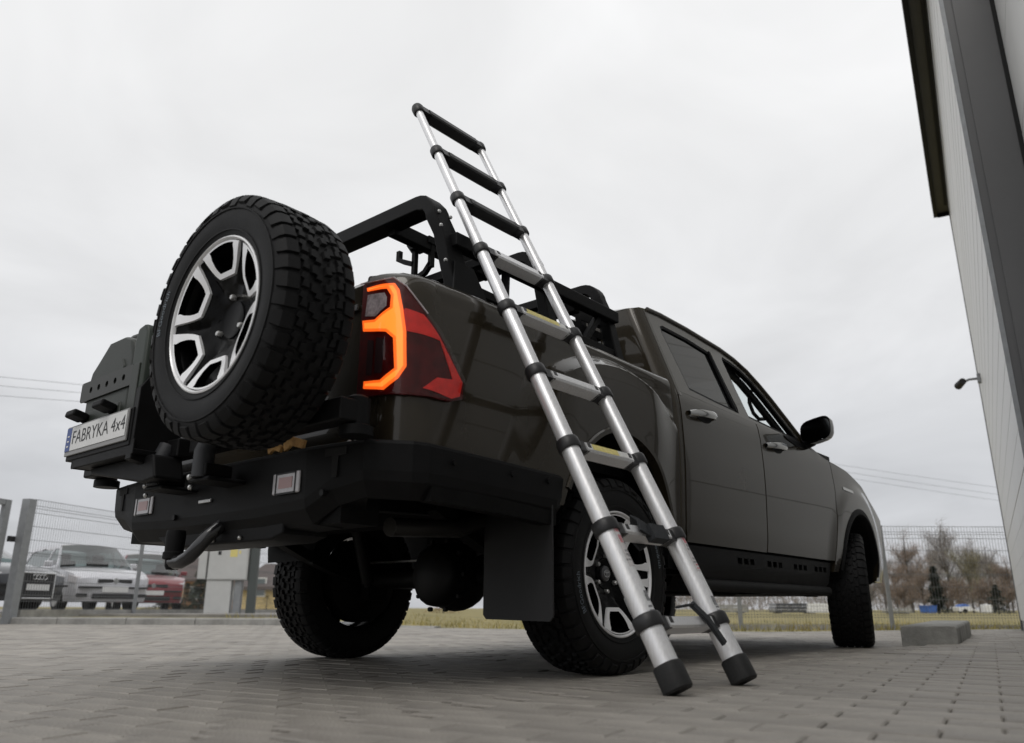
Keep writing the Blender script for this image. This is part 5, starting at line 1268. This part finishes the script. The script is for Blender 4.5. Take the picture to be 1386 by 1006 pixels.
# ================================================================== TREES
def twig_tree(name, label, base, H, spread, twm, seed, n=3600, group=None, crown0=.12, wd=.016):
    rt_ = random.Random(seed); t = thing(name, label, 'tree', base, rt_.uniform(0, 6), group)
    tk = MB(); tk.tube([(0, 0, -.2), (.03*H*.1, 0, H*.4), (-.02*H, .02*H, H*.75), (0, .01, H*.97)], [H*.020, H*.016, H*.009, .01], 7)
    tw = MB(); limbs = []
    for k in range(22):
        z0 = H*(crown0+.62*rt_.random()); a = rt_.uniform(0, 2*pi); ln = spread*(1.05-.75*(z0/H))*rt_.uniform(.6, 1.05); up_ = rt_.uniform(.5, 1.2)
        p0 = Vector((0, 0, z0)); p1 = p0+Vector((cos(a)*ln*.5, sin(a)*ln*.5, ln*up_*.5)); p2 = p0+Vector((cos(a)*ln, sin(a)*ln, ln*up_*1.2)); p2.z = min(p2.z, H*1.0)
        tk.tube([p0, p1, p2], [H*.007, H*.005, .008], 5); limbs.append((p0, p1, p2))
    limbs.append((Vector((0, 0, H*.5)), Vector((0, 0, H*.75)), Vector((0, 0, H))))
    tk.build('trunk', BARK, t, smooth=40)
    for k in range(n):
        a_, b_, c_ = limbs[rt_.randrange(len(limbs))]; u = rt_.random()**.7
        p = (a_.lerp(b_, u*2) if u < .5 else b_.lerp(c_, u*2-1))+Vector((rt_.gauss(0, .07*H*.5), rt_.gauss(0, .07*H*.5), rt_.gauss(0, .05*H*.5)))
        if p.z < H*crown0*.6: continue
        d = Vector((rt_.gauss(0, .6), rt_.gauss(0, .6), rt_.uniform(.2, 1.2))).normalized()*rt_.uniform(.05, .13)*H; e_ = d.cross(Vector((rt_.random()-.5, rt_.random()-.5, .2))).normalized()*wd*rt_.uniform(.5, 1)
        tw.add([p-e_, p+e_, p+d], [(0, 1, 2)])
    tw.build('crown', twm, t, smooth=None, merge=0, recalc=False); return t
def px_tree(px, top, D, spread, m, seed, label, name='bare_tree', group='bare trees beyond the fence', **k):
    p = at(px, 826, D); H = (826-top)*D/FPX*1.1; return twig_tree(name, label, gnd(p, .03), H, H*spread, m, seed, group=group, **k)
px_tree(1236, 728, 66, .34, TWIGB, 1, 'tall pointed bare tree with brown twigs standing left of the spruce', crown0=.08)
px_tree(1290, 716, 70, .30, TWIGG, 2, 'tallest grey bare tree standing behind the dark spruce')
px_tree(1216, 772, 60, .55, TWIGB, 3, 'low rusty brown bare tree beside the bare fence post')
px_tree(1252, 775, 58, .60, TWIGB, 4, 'broad rusty brown bare tree just left of the spruce')
px_tree(1318, 752, 62, .45, TWIGO, 5, 'olive tinted bare tree right of the spruce')
px_tree(1347, 745, 72, .38, TWIGG, 6, 'grey bare tree standing near the hall corner')
px_tree(1340, 785, 56, .6, TWIGB, 7, 'low brown bare tree behind the white box')
px_tree(1372, 760, 66, .45, TWIGB, 8, 'brown bare tree half hidden by the hall wall')
px_tree(1300, 785, 55, .55, TWIGB, 9, 'low brown bare tree behind the blue covered trailer')
px_tree(1180, 770, 70, .5, TWIGG, 10, 'grey bare tree behind the front wheel of the pickup')
px_tree(1200, 752, 78, .40, TWIGG, 11, 'grey bare tree rising above the front wheel arch')
px_tree(1268, 742, 82, .38, TWIGG, 12, 'slim grey bare tree between the two tallest bare trees')
px_tree(1328, 738, 84, .40, TWIGG, 13, 'pale grey bare tree far behind the olive tinted tree')
px_tree(1225, 790, 54, .7, TWIGB, 14, 'low spreading rusty bush behind the fence post', name='bare_bush')
px_tree(1283, 788, 53, .7, TWIGB, 15, 'low spreading brown bush beside the spruce', name='bare_bush')
px_tree(1366, 792, 54, .7, TWIGB, 16, 'low spreading brown bush by the hall corner', name='bare_bush')
def conifer(px, top, D, wide, m, seed, label, n=2600, name='spruce_tree'):
    rt_ = random.Random(seed); p = at(px, 828, D); H = (828-top)*D/FPX; t = thing(name, label, 'tree', gnd(p, .02), 0)
    b = MB(); b.tube([(0, 0, -.1), (0, 0, H*.95)], [H*.03, .01], 7); b.build('trunk', BARK, t)
    b = MB()
    for k in range(n):
        z = H*(.03+.97*rt_.random()**1.2); r = wide*H*(1-z/H)**.8*(.75+.3*sin(z*9/H*3))*math.sqrt(rt_.random()); a = rt_.uniform(0, 2*pi)
        q = Vector((cos(a)*r, sin(a)*r, z)); d = Vector((cos(a)+rt_.gauss(0, .3), sin(a)+rt_.gauss(0, .3), rt_.uniform(-.5, .35))).normalized()*H*rt_.uniform(.05, .10); e_ = Vector((-sin(a), cos(a), rt_.gauss(0, .4))).normalized()*H*.016
        b.add([q-e_, q+e_, q+d], [(0, 1, 2)])
    b.build('crown', m, t, smooth=None, merge=0, recalc=False)
conifer(1271, 766, 52, .24, SPRUCE, 21, 'dark green spruce standing among the bare trees')
conifer(1352, 790, 50, .5, SPRUCE, 22, 'low dark evergreen bush near the hall corner', name='evergreen_bush')
conifer(268, 762, 42, .30, BUSHG, 23, 'green conifer standing left of the grey cabinet')
conifer(225, 768, 40, .55, mat('grey_green_leaves', (.085, .09, .07), .9, island=.3), 24, 'rounded grey green tree behind the red car', name='round_tree')
conifer(250, 790, 38, .6, BUSHG, 25, 'low dark green bush between red car and cabinet', name='garden_bush')
conifer(360, 806, 40, .9, mat('yellow_shrub_leaves', (.20, .16, .03), .9, island=.3), 26, 'yellow autumn shrub in front of the yellow house', name='yellow_shrub', n=900)
conifer(600, 796, 34, .9, mat('rust_shrub_leaves', (.22, .12, .05), .9, island=.3), 27, 'rust coloured shrub seen under the pickup', name='rust_shrub', n=1500)
# far wood on the horizon
rf_ = random.Random(9); b = MB()
for k in range(9000):
    px = rf_.uniform(880, 1480); D = rf_.uniform(105, 150); hh = 3.6+1.6*noise.noise((px*.03, 0, 0))+1.2*noise.noise((px*.11, 3, 0)); p = at(px, 826, D); z = hh*rf_.random()**.8
    d = Vector((rf_.gauss(0, .25), rf_.gauss(0, .25), rf_.uniform(.3, 1.0))); e_ = Vector((rf_.gauss(0, 1), rf_.gauss(0, 1), 0)).normalized()*.10
    q = Vector((p.x, p.y, z)); b.add([q-e_, q+e_, q+d], [(0, 1, 2)])
tag(b.build('far_wood', FARWOOD, smooth=None, merge=0, recalc=False), 'far grey brown wood along the horizon', 'wood', kind='stuff')

# ================================================================== SMALL THINGS BEYOND THE FENCE
p = at(1257, 829, 44); t = thing('blue_crate', 'blue plastic crate standing in the grass before the spruce', 'crate', gnd(p, .08), YAW+.3)
b = MB(); b.prism([(-.28, 0), (.28, 0), (.33, .36), (-.33, .36)], lambda u, v, d: (d, u, v), -.3, .3); b.build('crate_body', BLUET, t, bevel=.02)
b = MB(); b.bb(-.33, .33, -.36, .36, .36, .40); b.build('crate_rim', BLUET, t, bevel=.01)
SC_ = .66; p = at(1303, 829, 44); t = thing('covered_trailer', 'small white trailer under a blue tarpaulin with a pale drawbar', 'trailer', gnd(p, .08), YAW+pi/2)
b = MB(); b.prism([(-.62, .18), (.55, .14), (.62, .50), (-.50, .56), (-.66, .40)], lambda u, v, d: (u, d, v), -.45, .45); b.build('trailer_body', WHITEP, t, bevel=.04)
b = MB(); b.prism([(-.50, .50), (.40, .46), (.30, .66), (-.15, .74), (-.42, .66)], lambda u, v, d: (u, d, v), -.40, .40); b.build('tarpaulin', BLUET, t, bevel=.05)
b = MB(); b.beam([(-.6, 0, .40), (-1.5, 0, .08)], .08, .08); b.build('drawbar', WHITEP, t)
for s in (-1, 1): b = MB(); b.lathe([(0, .07), (.16, .07), (.19, .04), (.19, -.04), (.16, -.07), (0, -.07)], 16, lambda u, v, d: (u, s*.42+d, .18+v)); b.build('wheel', RUBBER, t)
t.scale = (SC_, SC_, SC_)
p = at(1336, 829, 44); t = thing('white_box', 'white plastic container standing in the grass near the hall corner', 'container', gnd(p, .08), YAW+.2)
b = MB(); b.bb(-.2, .2, -.22, .22, 0, .46); b.build('container_body', WHITEP, t, bevel=.04)
b = MB(); b.tube([(0, 0, .46), (0, 0, .51)], .08, 12); b.build('lid', WHITEP, t)
for k, (px, w_, hh, m, lb) in enumerate(((1215, 1.0, .22, CONCD, 'low pale stack of boards in the grass behind the fence post'), (1075, 2.0, .42, NAVY, 'dark low crate stack seen under the pickup'), (1112, 1.7, .42, WHITEP, 'white stack of panels seen behind the front wheel'), (980, 2.0, .35, CONCD, 'grey stack of slabs seen under the pickup sill'))):
    p = at(px, 830, 36); t = thing('board_stack', lb, 'stack', gnd(p, .09), YAW+pi/2)
    for q in range(3): b = MB(); b.bb(-w_/2+.03*q, w_/2-.02*q, -.5, .5, .0+hh/3*q+.02, hh/3*(q+1)); b.build('board', m, t, bevel=.01)
    b = MB(); b.bb(-w_/2+.2, -w_/2+.3, -.5, .5, -.02, .02); b.bb(w_/2-.3, w_/2-.2, -.5, .5, -.02, .02); b.build('bearer', WOODP, t)
